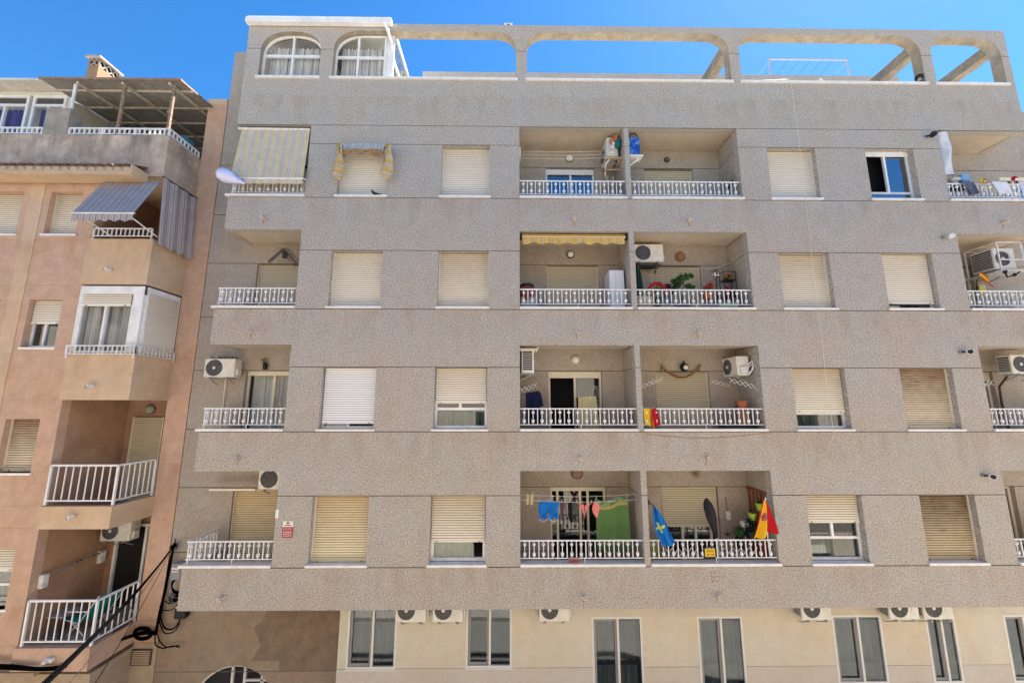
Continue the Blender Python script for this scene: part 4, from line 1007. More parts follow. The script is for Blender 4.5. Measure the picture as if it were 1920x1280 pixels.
# shirt, yellow towel, racks one floor up
NAVY=fab('navy_cloth',(.012,.016,.05),.3)
mb=MB(); cloth((.43,.30,.30),(.76,.30,.36),(.80,.30,-.46),(.45,.30,-.42),.03,2,12,12,mb=mb); cloth((.72,.30,.34),(.80,.30,.30),(.86,.30,-.02),(.76,.3,0),.01,1,5,5,mb=mb)
solo(mb,'shirt',NAVY,'navy blue shirt hanging behind the railing at the left','shirt',(.6,.3,-.5))
YT=stripes('yellow_stripe_towel',[(0,(.66,.56,.24)),(.3,(.60,.60,.52)),(.45,(.70,.52,.14)),(.6,(.34,.50,.42)),(.7,(.68,.60,.34))],3)
mb=cloth((1.76,.70,.22),(2.20,.70,.24),(2.26,.70,-.62),(1.74,.70,-.60),.03,2,18,14); solo(mb,'towel',YT,'yellow striped towel on the rail before the open dark door','towel',(2,.7,-.6))
def scissor(p0,p1,n,h,name,label,cat,mat=WHITE,r=.007,y2=None):
    p0=Vector(p0);p1=Vector(p1); mb=MB(); d=(p1-p0)/n; up=Vector((0,0,h/2))
    for k in range(n):
        a=p0+d*k; b=a+d; mb.bar(a-up,b+up,r*2,r); mb.bar(a+up,b-up,r*2,r)
    solo(mb,name,mat,label,cat,p0)
scissor((.30,.18,.34),(.72,.45,.50),4,.13,'drying_rack','white scissor drying rack pulled out above the navy shirt','drying rack')
scissor((3.14,.18,.44),(3.86,.62,.66),5,.11,'drying_rack','white scissor drying rack folded out over the small red yellow flag','drying rack')
scissor((5.14,.75,.62),(5.66,.80,.50),4,.11,'drying_rack','rear white scissor drying rack left of the clay pot','drying rack')
scissor((5.30,.22,.62),(5.92,.18,.44),5,.11,'drying_rack','front white scissor drying rack right above the clay pot','drying rack')
scissor((11.24,.25,.44),(12.10,.55,.58),4,.12,'drying_rack','white scissor drying rack at the right edge balcony','drying rack')
mb=MB(); mb.lathe((5.62,.35,-.12),[(0,0),(.09,0),(.125,.20),(.14,.20),(.14,.245),(.12,.245),(.115,.21),(0,.20)],14); solo(mb,'flower_pot',TERRA,'terracotta pot standing behind the railing under the rack','pot',(5.62,.35,-.12),smooth=False)
mb=MB(); mb.lathe((5.62,.35,-.42),[(0,0),(.11,0),(.14,.27),(.15,.27),(.15,.30),(0,.30)],14); solo(mb,'flower_pot',plain('clay_dull',(.34,.17,.10),.8,var=.3),'dull clay pot under the terracotta pot','pot',(5.62,.35,-.42))
mb=MB(); mb.chbox(5.15,5.95,.3,.6,-1.09,-.42,.02); solo(mb,'storage_box',DARK,'dark storage box behind the railing under the clay pots','box',(5.5,.4,-1.09))
mb=MB()
leaves(mb,(5.48,.34,-.02),.05,24,.02,rg); solo(mb,'succulent',GREEN2,'small dark succulent left of the terracotta pot','plant',(5.48,.34,-.08))

# ------------------------------------------------------------------ flags
def flagmat(name,kind):
    t=NT(name); uv=t.n('ShaderNodeTexCoord').outputs['UV']; s=t.n('ShaderNodeSeparateXYZ'); t.l(uv,s.inputs[0])
    if kind=='es':
        col=t.ramp(s.outputs[1],[(0,(.50,.015,.02)),(.26,(.78,.46,.02)),(.74,(.50,.015,.02))],'CONSTANT')
    elif kind=='crest':
        col=t.ramp(t.math('ADD',s.outputs[1],t.math('MULTIPLY',s.outputs[0],.27)),[(0,(.50,.015,.02)),(.26,(.78,.46,.02)),(.74,(.50,.015,.02))],'CONSTANT')
        dx=t.math('MULTIPLY',t.math('SUBTRACT',s.outputs[0],.46),1.5); dy=t.math('SUBTRACT',s.outputs[1],.44)
        r=t.math('SQRT',t.math('ADD',t.math('MULTIPLY',dx,dx),t.math('MULTIPLY',dy,dy)))
        n=t.ramp(t.noise(t.pos(),38,2,.5),[(.44,(.28,.03,.04)),(.5,(.62,.34,.22)),(.58,(.10,.06,.08))],'CONSTANT')
        col=t.mix(t.ramp(r,[(0,1),(.165,0)],'CONSTANT'),col,n)
    else:
        dx=t.math('ABSOLUTE',t.math('SUBTRACT',s.outputs[0],.55)); dy=t.math('ABSOLUTE',t.math('SUBTRACT',s.outputs[1],.5))
        v=t.math('MULTIPLY',t.math('LESS_THAN',dx,.035),t.math('LESS_THAN',dy,.28)); h=t.math('MULTIPLY',t.math('LESS_THAN',dx,.16),t.math('LESS_THAN',t.math('ABSOLUTE',t.math('SUBTRACT',s.outputs[1],.40)),.055))
        col=t.mix(t.math('MAXIMUM',v,h),(.01,.17,.50),(.55,.60,.10))
    return t.out(col,.8,.15)
# crest flag: bunched at the pole tip, spreading down
t=thing('flag','red and yellow flag with a crest drooping from a white pole at the balcony corner','flag',(5.72,-.12,-2.9))
def ff(u,v):   # u along the fall, v across the three bands
    P0=Vector((5.70,-.10,-2.04)); w=.05+.56*u**.85
    base=P0+Vector((-.10*u-.02,-.04*u,-.76*u)); off=Vector((.60,-.05,.04))*((v-.47)*w*1.45)
    return base+off+Vector((.015*sin(v*16)*u,-.055*sin(v*12+u*3)*u,.025*sin(v*13)*u-.05*u*cos(v*5)+.22*u*max(0,v-.55)))
mb=MB(); mb.grid(ff,18,26); mb.build('cloth',flagmat('flag_crest','crest'),t)
MB().tube([(5.70,-.10,-1.99),(5.76,.05,-2.9),(5.80,.10,-3.3)],.011,7).build('pole',WHITE,t)
t=thing('flag','blue flag with a yellow cross hanging limp over the railing','flag',(3.3,0,-2.9))
def fb(u,v):
    P=Vector((3.27,.02,-2.22)).lerp(Vector((3.52,-.10,-2.96)),u); w=.05+.44*u**.6-.30*max(0,u-.55)
    return P+Vector((.8,0,.22))*((v-.5)*w*1.05)+Vector((-.04*sin(pi*u)+.015*sin(v*14+u*4),-.045*sin(v*11+u*2),.02*sin(u*9+v*4)))
mb=MB(); mb.grid(fb,18,20); mb.build('cloth',flagmat('flag_blue','blue'),t)
mb=MB(); mb.tube([(3.15,.10,-2.10),(3.27,.02,-2.2),(3.45,-.03,-2.7)],.012,6); mb.ball((3.16,.1,-2.13),.05,8,0,1.3); mb.build('pole',DARK,t)
t=thing('flag','small red and yellow flag tied to the railing corner under a scissor rack','flag',(3.25,.03,-.5))
mb=cloth((3.14,.03,-.06),(3.33,.03,-.05),(3.36,.03,-.50),(3.15,.03,-.40),.025,2,10,10); mb.build('cloth',[fab('flag_yellow',(.74,.50,.03))],t)
mb=cloth((3.31,.0,-.06),(3.44,.03,-.05),(3.52,.03,-.42),(3.30,.03,-.50),.02,2,10,10); mb.build('cloth',[fab('flag_red',(.45,.015,.03))],t)
t=thing('flag','little red and yellow flag hanging left of the caged unit','flag',(12.3,.5,3.1))
mb=MB(); mb.grid(lambda u,v:(12.22+.03*u+.13*u*v+.12*u,.48-.02*sin(v*9),3.46-.12*u-.20*v-.14*u*v),10,10); mb.build('cloth',flagmat('flag_small','es'),t)
for c,r,n,m_,l in (((5.60,.42,-2.72),.15,230,GREEN2,'dark bushy pot plant between the spiky plant and the crest flag'),((5.32,.38,-2.86),.12,170,GREEN,'green bushy pot plant left of the spiky plant')):
    mb=MB(); leaves(mb,c,r,n,.032,rg); mb.lathe((c[0],c[1],c[2]-.35),[(0,0),(.07,0),(.10,.24),(0,.22)],10,1); solo(mb,'potted_plant',[m_,BLACK],l,'plant',(c[0],c[1],c[2]-.35))
# umbrella closed
mb=MB(); pr=[(0,0),(.035,.03),(.06,.2),(.095,.45),(.10,.62),(.085,.74),(.04,.84),(.0,.88)]
n=16
def R(u,k): 
    return 1
for i in range(len(pr)-1):
    for k in range(n):
        f=lambda r,h,kk:(4.75-.17*(h/.88)+r*(1+.16*(kk%2))*cos(2*pi*kk/n),.30+r*(1+.16*(kk%2))*sin(2*pi*kk/n),-2.96+h)
        mb.face([f(*pr[i],k),f(*pr[i],k+1),f(*pr[i+1],k+1),f(*pr[i+1],k)])
mb.tube([(4.76,.30,-3.9),(4.75,.3,-2.9)],.02,6,1)
solo(mb,'parasol',[plain('parasol_grey',(.035,.032,.036),.85,.1,var=.25),WHITER],'closed dark grey parasol before the half lowered shutter','parasol',(4.76,.3,-3.9))
mb=MB()
for i in range(len(pr)-1):
    for k in range(n):
        f=lambda r,h,kk:(3.30+.9*r*(1+.25*(kk%2))*cos(2*pi*kk/n),.40+r*(1+.25*(kk%2))*sin(2*pi*kk/n),3.44-h*.9)
        q=[(.0,0),(.05,.02),(.075,.12),(.09,.4),(.10,.6),(.09,.8),(.08,.9),(.0,.92)]
        mb.face([f(*q[i],k),f(*q[i],k+1),f(*q[i+1],k+1),f(*q[i+1],k)])
solo(mb,'parasol',plain('parasol_green',(.01,.05,.035),.85,.1,var=.3),'closed dark green parasol at the left of the flowering balcony','parasol',(3.35,.4,2.5))

# ------------------------------------------------------------------ flowering balcony
PINK=fab('petal_coral',(.62,.06,.07),.3); MAG=fab('petal_magenta',(.45,.02,.12),.3)
def plant(label,c,r,n,size,mat,flat=.8,flow=None,fn=0,pot=None,name='potted_plant',base=None):
    t=thing(name,label,'plant',base or (c[0],c[1],c[2]-r))
    mb=MB(); leaves(mb,c,r*1.25,int(n*1.5),size*1.1,rg,0,flat); mb.build('foliage',mat,t)
    if flow:
        mb=MB()
        for fc in flow[1]: leaves(mb,fc,flow[2]*1.25,int(fn*1.7),.026,rg,0,.8)
        mb.build('blossom',flow[0],t)
    if pot:
        x,y,zz,rr,h,m=pot; MB().lathe((x,y,zz),[(0,0),(rr*.75,0),(rr,h),(rr*1.08,h),(rr*1.08,h+.03),(0,h+.02)],12).build('pot',m,t)
    return t
plant('coral red geranium arching left of the bonsai',(3.72,.28,2.84),.10,120,.03,GREEN,.6,(PINK,[(3.55,.26,2.90),(3.60,.25,2.97),(3.68,.25,3.01),(3.78,.25,3.00),(3.86,.25,2.95),(3.90,.25,2.88),(3.96,.25,2.83),(3.53,.25,2.86)],.045),45,(3.72,.3,2.44,.10,.2,plain('green_pot',(.02,.08,.03),.6)))
plant('coral red geranium in a brown trough right of the bonsai',(4.98,.28,2.86),.08,90,.03,GREEN,.5,(PINK,[(4.92,.26,2.92),(4.99,.26,2.95),(5.06,.26,3.0),(5.10,.26,2.95),(5.0,.26,2.9)],.04),45,(4.98,.3,2.62,.15,.14,TERRA))
t=thing('bonsai','bonsai tree with a leaning trunk and dark green pads','plant',(4.32,.3,2.5))
mb=MB(); tr=plain('bark',(.18,.15,.11),.9,var=.3)
mb.tube([(4.38,.3,2.50),(4.33,.3,2.72),(4.30,.3,2.82),(4.42,.3,2.94),(4.40,.3,3.08)],[.035,.03,.026,.02,.012],6); mb.tube([(4.40,.3,2.92),(4.52,.3,2.93),(4.62,.3,2.92)],.012,5); mb.tube([(4.40,.3,3.05),(4.52,.3,3.18)],.01,5); mb.build('trunk',tr,t)
for c,r,n in (((4.26,.3,3.04),.11,260),((4.36,.3,3.17),.10,220),((4.48,.3,3.20),.08,150),((4.60,.3,3.22),.06,90),((4.22,.3,2.94),.07,120),((4.52,.3,2.96),.07,130),((4.62,.3,2.93),.06,100),((4.16,.3,3.10),.05,60)):
    mb=MB(); leaves(mb,c,r*1.2,int(n*1.8),.027,rg,0,.65); mb.build('crown',[GREEN],t)
mb=MB(); mb.chbox(4.18,4.58,.2,.42,2.44,2.52,.01); mb.build('pot',plain('bonsai_tray',(.34,.26,.27),.6),t)
plant('dark purple leafed plant between the geranium and the bonsai',(4.02,.36,2.92),.11,160,.03,plain('purple_leaf',(.05,.03,.045),.7,var=.4,vs=30),1.1,pot=(4.02,.36,2.50,.09,.25,plain('slate_pot',(.13,.14,.16),.6)))
plant('rounded dark green succulent at the foot of the bonsai',(4.13,.3,2.80),.055,70,.022,GREEN2,.8)
mb=MB(); mb.chbox(3.20,3.62,.24,.5,2.42,2.72,.05); leaves(mb,(3.38,.24,2.78),.05,30,.02,rg,1)
solo(mb,'planter',[plain('pale_planter',(.62,.55,.40),.7,var=.2),fab('pale_blossom',(.6,.62,.45))],'large pale cream planter at the left end behind the railing','planter',(3.4,.35,2.42))
mb=MB(); mb.chbox(5.24,5.72,.24,.46,2.42,2.53,.02); leaves(mb,(5.48,.3,2.60),.09,60,.03,rg,1); leaves(mb,(5.40,.28,2.70),.05,40,.022,rg,2); leaves(mb,(5.56,.28,2.62),.05,40,.022,rg,2)
solo(mb,'planter',[plain('mint_planter',(.35,.55,.42),.7),GREEN2,MAG],'mint green trough of magenta flowers low behind the railing','planter',(5.48,.35,2.42))
# football-coloured planter on a stem
t=thing('garden_ornament','white and black ball ornament with leaves on a stake','ornament',(5.30,.4,2.5))
MB().tube([(5.30,.4,2.45),(5.29,.4,3.2)],.012,6).build('stake',GREEN2,t)
m=NT('ball_patches'); m=m.out(m.ramp(m.noise(m.pos(),16,1,.4),[(.46,(.70,.66,.55)),(.5,(.70,.66,.55)),(.53,(.04,.04,.04))],'CONSTANT'),.6,.3)
MB().ball((5.28,.38,3.28),.085,12).build('ball',m,t,True); mb=MB(); sprays(mb,(5.27,.38,3.33),14,.16,rg,0,1.4,.010,.3); mb.build('leaves',GREEN2,t)
mb=MB()
for x in (5.56,5.86): mb.tube([(x,.50,2.4),(x,.50,3.2),(x-.0,.5,3.42)],.009,5); mb.tube([(x,.72,2.4),(x,.72,3.42)],.009,5)
for zz in (2.78,3.20,3.42): mb.bar((5.56,.5,zz),(5.86,.5,zz),.014); mb.bar((5.56,.5,zz),(5.56,.72,zz),.014); mb.bar((5.86,.5,zz),(5.86,.72,zz),.014)
mb.box(5.56,5.86,.5,.72,2.775,2.785); mb.box(5.56,5.86,.5,.72,3.19,3.20)
solo(mb,'plant_stand',BLACK,'black metal plant stand in the right corner of the flowering balcony','stand',(5.7,.6,2.4))
plant('orange flowering plant on the upper shelf of the black stand',(5.70,.56,3.29),.08,80,.024,GREEN2,.7,(fab('petal_orange',(.55,.25,.03)),[(5.64,.52,3.30),(5.74,.52,3.34),(5.72,.52,3.26)],.035),28)
plant('dark green plant on the lower shelf of the black stand',(5.74,.54,2.86),.10,120,.03,GREEN2,.8,(PINK,[(5.62,.5,2.92),(5.62,.5,2.98)],.03),25)
mb=MB(); mb.tube([(3.3,.88,3.60),(4.0,.86,3.58),(4.9,.86,3.60),(5.5,.84,3.62),(5.88,.6,3.70)],.005,4); mb.tube([(4.0,.86,3.58),(4.0,.86,3.40)],.005,4); mb.ball((4.01,.85,3.38),.03,6)
solo(mb,'clothesline',CREAM,'cream cord strung above the flowers along the back wall','clothesline',(4.6,.86,3.5))
# ------------------------------------------------------------------ second floor, left of the divider
t=thing('cupboard','tall white plastic cupboard in the balcony corner behind the railing','cupboard',(2.76,.5,1.75))
MB().chbox(2.56,2.94,.36,.88,1.76,3.40,.01).build('carcass',plain('white_plastic',(.62,.64,.67),.4,.3,var=.08),t)
for a,b in ((2.575,2.70),(2.71,2.925)): MB().box(a,b,.345,.358,1.80,3.37).build('door',plain('white_plastic_door',(.70,.72,.75),.35,.3,var=.08),t)
mb=MB(); mb.lathe((.48,.4,2.86),[(0,.16),(.16,.15),(.19,.11),(.17,.06)],14,0); mb.lathe((.48,.4,2.86),[(.19,.06),(.22,.0),(.18,-.04),(.16,-.3),(0,-.3)],14,1)
solo(mb,'grill',[BLACK,plain('dull_red',(.25,.06,.05),.6,var=.3)],'round dark red lidded grill at the left end of the balcony','grill',(.48,.4,2.5))
mb=MB(); mb.chbox(.32,.75,.25,.6,1.80,2.66,.02); solo(mb,'side_table',plain('pale_grey_plastic',(.36,.40,.38),.6),'pale grey stand under the round grill','table',(.5,.4,1.8))
# ------------------------------------------------------------------ top floor middle balconies
mb=MB()
for zz in (6.74,6.64,6.54): mb.tube([(.30,.45,zz),(1.5,.45,zz-.015),(2.72,.45,zz+.03)],.0045,4)
mb.chbox(.292,.34,.35,.55,6.5,6.8,.008)
solo(mb,'clothesline',WHITER,'three thin clothes lines across the top floor left balcony','clothesline',(1.5,.45,6.54))
for c,col,l,r in (((2.74,.20,6.88),(.40,.17,.06),'brown soft toy on top of the air conditioner','.07'),((2.83,.22,6.95),(.55,.28,.10),'orange soft toy at the wall side of the air conditioner','.06'),((2.88,.20,6.77),(.02,.16,.19),'teal soft toy wedged beside the air conditioner','.08'),((2.74,.20,6.70),(.62,.60,.60),'white soft toy at the foot of the toy pile','.075')):
    r=float(r); mb=MB(); mb.ball(c,r,10,0,1.1); mb.ball((c[0]+r*.3,c[1]-.03,c[2]+r*1.05),r*.62,8); mb.ball((c[0]-r*.05,c[1]-.03,c[2]+r*1.6),r*.25,6); mb.ball((c[0]+r*.7,c[1]-.03,c[2]+r*1.6),r*.25,6); mb.ball((c[0]-r*.8,c[1]-.03,c[2]-r*.3),r*.35,6)
    solo(mb,'soft_toy',fab('toy_'+l.split()[0],col,.4),l,'soft toy',(c[0],c[1],c[2]-r),'soft toys piled on the air conditioner',smooth=True)
mb=MB()
mb.box(2.58,2.985,.22,.26,6.40,6.44); mb.box(2.55,2.98,.34,.38,6.14,6.17); mb.box(2.90,2.985,.22,.80,6.38,6.40)
solo(mb,'shelf_bracket',plain('raw_pine',(.50,.34,.20),.7,var=.2),'raw pine bracket under the top floor unit with toys','bracket',(2.8,.3,6.1))
t=thing('shelf','small white wall shelf on the right face of the top divider','shelf',(3.3,.3,6.5))
MB().chbox(3.12,3.52,.14,.42,6.42,6.46,.008).build('board',WHITE,t); MB().bar((3.14,.28,6.18),(3.44,.28,6.42),.03).build('strut',WHITE,t); 
BLU=NT('blue_film'); BLU=BLU.out(BLU.ramp(BLU.noise(BLU.pos(),11,3,.6),[(.4,(.01,.06,.36)),(.55,(.05,.20,.62)),(.66,(.30,.46,.72))]),.35,.5)
mb=MB(); mb.chbox(3.15,3.46,.16,.38,6.47,6.98,.03)
for k in range(6):
    mb.tube([(3.16+.05*k,.155,6.50),(3.19+.05*k,.15,6.7),(3.17+.052*k,.155,6.95)],.014,5)
mb.tube([(3.18,.2,6.98),(3.24,.16,7.07),(3.36,.16,7.07),(3.42,.2,6.97)],.018,6,1)
solo(mb,'storage_bag',[BLU,DARK],'shiny blue storage bag standing on the small white shelf','bag',(3.3,.27,6.47))
mb=MB()
for zz in (5.65,5.9,6.1): leaves(mb,(3.20,.5,zz),.10,60,.03,rg)
mb.tube([(3.18,.5,4.7),(3.2,.5,6.1)],.01,5); solo(mb,'climbing_plant',GREEN,'slim dark green climbing plant behind the top divider','plant',(3.2,.5,4.62))
mb=MB()
for x,yy,zz in ((5.925,.52,5.78),(5.925,.36,5.80)):
    mb.tube([(x,yy+.04*cos(k*.9),zz+.05*sin(k*1.5)-.0+.012*k-.03) for k in range(8)],.011,5); mb.ball((x-.01,yy,zz+.075),.02,6)
solo(mb,'wall_ornament',BLACK,'pair of small black curled ornaments on the top right balcony wall','ornament',(5.92,.44,5.7))
# antenna in the left balcony
t=thing('antenna','spiky yagi antenna under the second floor left balcony ceiling','antenna',(-5.85,.75,3.6))
mb=MB(); A=(-6.18,.62,3.66);B=(-5.82,.62,4.02);Cc=(-5.40,.62,3.56)
mb.bar(A,B,.024); mb.bar(B,Cc,.024)
for P0,P1,n in ((A,B,12),(B,Cc,12)):
    P0=Vector(P0);P1=Vector(P1)
    for k in range(n):
        q=P0.lerp(P1,(k+.5)/n); d=(P1-P0).normalized(); nn=Vector((-d.z,0,d.x))*.05; mb.bar(q-nn*1.9+Vector((0,-.06,0)),q+nn*1.9+Vector((0,.06,0)),.013)
mb.build('elements',DARK,t); MB().chbox(-5.88,-5.78,.66,.76,3.80,3.98,.01).build('junction_box',DARK,t); MB().tube([(-5.83,.72,3.9),(-5.83,.93,4.0)],.016,6).build('mast',METAL,t)
mb=MB(); mb.chbox(-5.16,-5.065,.55,.75,3.55,3.78,.01); solo(mb,'intercom_box',DARK,'small dark box on the side wall beside the antenna','box',(-5.1,.65,3.55))
# ------------------------------------------------------------------ flag balcony: lattice, plants, sign
t=thing('wooden_lattice','red brown slatted wooden panel on the right wall behind the crest flag','lattice',(5.9,.5,-3.0))
for k in range(5):
    y=.24+.145*k; MB().box(5.895,5.92,y,y+.06,-3.5,-1.98).build('slat',WOOD,t)
MB().bar((5.905,.22,-1.97),(5.905,.92,-1.97),.05).build('top_rail',WOOD,t)
LIME=plain('lime_plastic',(.38,.52,.04),.5)
for x,yy,zz,l in ((5.80,.30,-2.36,'upper lime green wall pot on the slatted panel'),(5.72,.50,-2.62,'lower lime green wall pot on the slatted panel')):
    t=thing('wall_pot',l,'pot',(x,yy,zz),'lime green pots on the slatted panel')
    mb=MB(); mb.lathe((x,yy,zz),[(0,0),(.05,.0),(.095,.16),(.0,.15)],12); mb.build('pot',LIME,t)
    mb=MB(); leaves(mb,(x,yy,zz+.18),.07,50,.022,rg); mb.build('foliage',GREEN2,t)
mb=MB(); mb.tube([(5.36,.92,-2.2),(5.37,.92,-2.5)],.008,5,1); mb.chbox(5.31,5.42,.86,.93,-2.72,-2.52,.01); solo(mb,'wall_thermometer',[WHITER,WOOD],'small white box on the back wall left of the slatted panel','box',(5.36,.9,-2.72))
mb=MB(); sprays(mb,(5.50,.5,-2.98),44,.46,rg,0,.9,.014,.35); solo(mb,'spiky_plant',GREEN2,'dark spiky plant behind the railing left of the crest flag','plant',(5.5,.5,-3.3))
mb=MB(); sprays(mb,(5.08,.45,-2.95),24,.20,rg,0,1.2,.012,.35); solo(mb,'spiky_plant',plain('dark_red_leaf',(.045,.015,.02),.7),'low dark red leafed plant right of the closed grey parasol','plant',(5.05,.45,-3.2))
mb=MB(); mb.chbox(5.44,5.60,.42,.56,-2.76,-2.64,.02); mb.tube([(5.52,.5,-3.4),(5.52,.5,-2.7)],.015,6); solo(mb,'bird_feeder',[WHITER],'white bowl on a stand above the spiky plant','bowl',(5.52,.5,-3.4))
for x0,x1,l in ((3.50,4.22,'white folding drying rack lying behind the railing left of the yellow sign'),(4.62,5.55,'white folding drying rack lying behind the railing right of the yellow sign')):
    scissor((x0,.12,-3.20),(x1,.12,-3.19),5,.20,'drying_rack',l,'drying rack',r=.009)
mb=MB(); mb.chbox(5.70,5.92,.3,.6,-3.62,-2.96,.03); solo(mb,'storage_box',plain('dark_red_box',(.16,.02,.02),.6),'dark red box at the right end behind the railing','box',(5.8,.45,-3.62))
mb=MB(); mb.chbox(3.18,3.42,.3,.5,-3.5,-3.0,.03); solo(mb,'watering_can',plain('olive_plastic',(.20,.24,.05),.6),'olive green plastic container behind the blue flag','container',(3.3,.4,-3.5))
def text(s,size,loc,mat,name,parent,font_rx=pi/2,ext=.001,align='CENTER',rz=0):
    cu=bpy.data.curves.new('t','FONT'); cu.body=s; cu.size=size; cu.extrude=ext; cu.align_x=align; cu.align_y='CENTER'; cu.resolution_u=2
    o=bpy.data.objects.new('tmp',cu); COL.objects.link(o); dg=bpy.context.evaluated_depsgraph_get(); me=bpy.data.meshes.new_from_object(o.evaluated_get(dg)); bpy.data.objects.remove(o)
    me.transform(Matrix.Rotation(pi/2,4,'X')); me.materials.clear(); me.materials.append(mat)
    q=bpy.data.objects.new(name,me); COL.objects.link(q); q.parent=parent; q.location=Vector(loc)-ORG[parent.name]; ORG[q.name]=Vector(loc); return q
t=thing('sign','yellow sign in a black frame fixed to the railing of the flag balcony','sign',(4.42,0,-3.3))
MB().chbox(4.30,4.56,.005,.04,-3.29,-3.04,.02).build('frame',BLACK,t)
MB().box(4.32,4.54,-.003,.004,-3.235,-3.075).build('plate',plain('sign_yellow',(.72,.48,.02),.5),t)
OCH=plain('sign_ochre',(.38,.22,.02),.6)
mb=MB(); mb.box(4.34,4.425,-.005,-.003,-3.125,-3.10); mb.box(4.43,4.52,-.005,-.003,-3.12,-3.10); mb.box(4.35,4.52,-.005,-.003,-3.145,-3.132)
for k in range(2): mb.box(4.35+.10*k,4.42+.10*k,-.005,-.003,-3.215,-3.17)
mb.build('lettering',OCH,t)
for x in (4.35,4.41,4.48): MB().box(x,x+.045,.0,.005,-3.068,-3.05).build('clip',METAL,t)
t=thing('sign','small faded red sign under the laundry balcony railing','sign',(1.46,-.03,-3.36))
MB().chbox(1.34,1.58,.02,.03,-3.36,-3.27,.008).build('plate',plain('sign_faded_red',(.40,.14,.12),.6,var=.3,vs=30),t)
mb=MB()
for k,w in enumerate((.035,.05,.03,.04)): mb.box(1.37+.05*k,1.37+.05*k+w,.016,.02,-3.325,-3.30)
mb.build('lettering',plain('sign_maroon',(.08,.01,.01),.6),t)
t=thing('sign','white and red alarm sign on the grey wall left of the yellowed shutter','sign',(-4.77,0,-2.8))
MB().box(-4.885,-4.665,-.012,0,-2.60,-2.48).build('plate',plain('sign_white',(.74,.72,.64),.5),t)
MB().box(-4.885,-4.660,-.012,0,-2.815,-2.602).build('plate',plain('sign_red',(.32,.02,.04),.5),t)
mb=MB(); mb.lathe((-4.775,-.013,-2.515),[(0,0),(.024,0)],12,0,'y'); mb.build('emblem',plain('sign_olive',(.05,.045,.02),.5),t)
SP=plain('sign_pink',(.68,.42,.42),.6)
mb=MB(); mb.box(-4.865,-4.68,-.014,-.012,-2.66,-2.625); mb.box(-4.865,-4.68,-.014,-.012,-2.79,-2.69); mb.build('panel',SP,t)
mb=MB()
for k,(a,b) in enumerate(((-4.85,-4.80),(-4.79,-4.75),(-4.74,-4.69))): mb.box(a,b,-.016,-.014,-2.652,-2.634); mb.box(a,b,-.016,-.014,-2.735,-2.71); mb.box(a,b,-.016,-.014,-2.775,-2.752)
mb.box(-4.84,-4.71,-.014,-.012,-2.575,-2.555); mb.build('lettering',plain('sign_maroon2',(.30,.05,.07),.6),t)
mb=MB(); mb.box(-5.065,-5.058,.05,.16,-2.42,-2.30); mb.box(-5.07,-5.0,-.006,-.002,-2.42,-2.24); solo(mb,'notice',WHITE,'small white notice at the edge of the lowest left balcony','notice',(-5.04,0,-2.42))
t=thing('sign','yellow warning sign on the wall under the caged unit','sign',(12.76,.3,3.0))
MB().box(12.66,12.84,.90,.92,2.98,3.22).build('plate',plain('sign_yellow2',(.68,.55,.04),.5),t) 
MB().box(12.68,12.80,.89,.899,3.14,3.21).build('panel',plain('sign_white2',(.7,.7,.65),.5),t); MB().box(12.71,12.77,.885,.889,3.165,3.185).build('emblem',BLACK,t)
mb=MB(); mb.tube([(12.4,.6,3.38),(12.55,.85,3.3),(12.62,.93,3.1),(12.64,.93,2.6)],.012,5); mb.tube([(12.5,.2,3.36),(12.62,.25,3.22),(12.78,.22,3.26),(12.9,.2,3.34)],.02,5); mb.ball((12.52,.2,3.34),.05,8); mb.ball((12.78,.22,3.27),.045,8)
solo(mb,'cable',BLACK,'tangled black cables under the caged air conditioner','cable',(12.6,.5,3.2))

# ------------------------------------------------------------------ right edge balconies
mb=MB(); BLC=plain('rolled_blind',(.62,.64,.66),.6,.2,var=.2,vs=5)
mb.grid(lambda u,v:(11.41+.02*sin(v*6)+(.165-.03*v+.012*sin(v*17+u*9))*cos(2*pi*u),.10+(.11+.02*sin(v*9+u*12))*sin(2*pi*u),7.08-1.2*v),20,24)
mb.grid(lambda u,v:(11.41+.16*v*cos(2*pi*u),.1+.11*v*sin(2*pi*u),7.08),20,2)
solo(mb,'rolled_blind',BLC,'crumpled white rolled up blind hanging at the corner of the top right balcony','blind',(11.35,.1,5.9))
def bx(n,x0,x1,y0,y1,z0,z1,c,l,cat,ch=.01): 
    mb=MB(); mb.chbox(x0,x1,y0,y1,z0,z1,ch); return solo(mb,n,plain(n+'_'+l.split()[0],c,.6,var=.15),l,cat,((x0+x1)/2,(y0+y1)/2,z0))
mb=MB(); mb.ball((11.72,.22,5.86),.10,10,0,.6,1.5); mb.ball((11.66,.22,5.74),.08,10,0,.6,1.6); solo(mb,'cloth_bundle',fab('white_cloth',(.66,.64,.58)),'white cloth bundle left of the blue box on the top right railing','cloth',(11.7,.22,5.65),smooth=True)
bx('box',11.82,12.04,.14,.34,5.80,5.98,(.20,.40,.62),'light blue box on the shelf above the top right railing','box')
bx('box',11.86,12.06,.12,.32,5.66,5.77,(.40,.42,.70),'lilac box under the light blue box','box')
mb=MB(); mb.box(11.45,12.1,.12,.40,5.635,5.655); mb.tube([(11.5,.3,4.65),(11.5,.3,5.64)],.015,5); mb.tube([(12.05,.3,4.65),(12.05,.3,5.64)],.015,5); solo(mb,'side_table',DARK,'dark table carrying the boxes behind the top right railing','table',(11.8,.26,4.62))
DEN=fab('denim_grey',(.13,.15,.20))
mb=cloth((11.62,-.0,5.68),(11.92,-.0,5.68),(11.94,-.02,5.32),(11.70,-.02,5.30),.03,2,10,10); solo(mb,'shorts',DEN,'grey blue cloth hung over the top right railing','cloth',(11.8,0,5.3))
WC1=fab('white_towel',(.70,.71,.76))
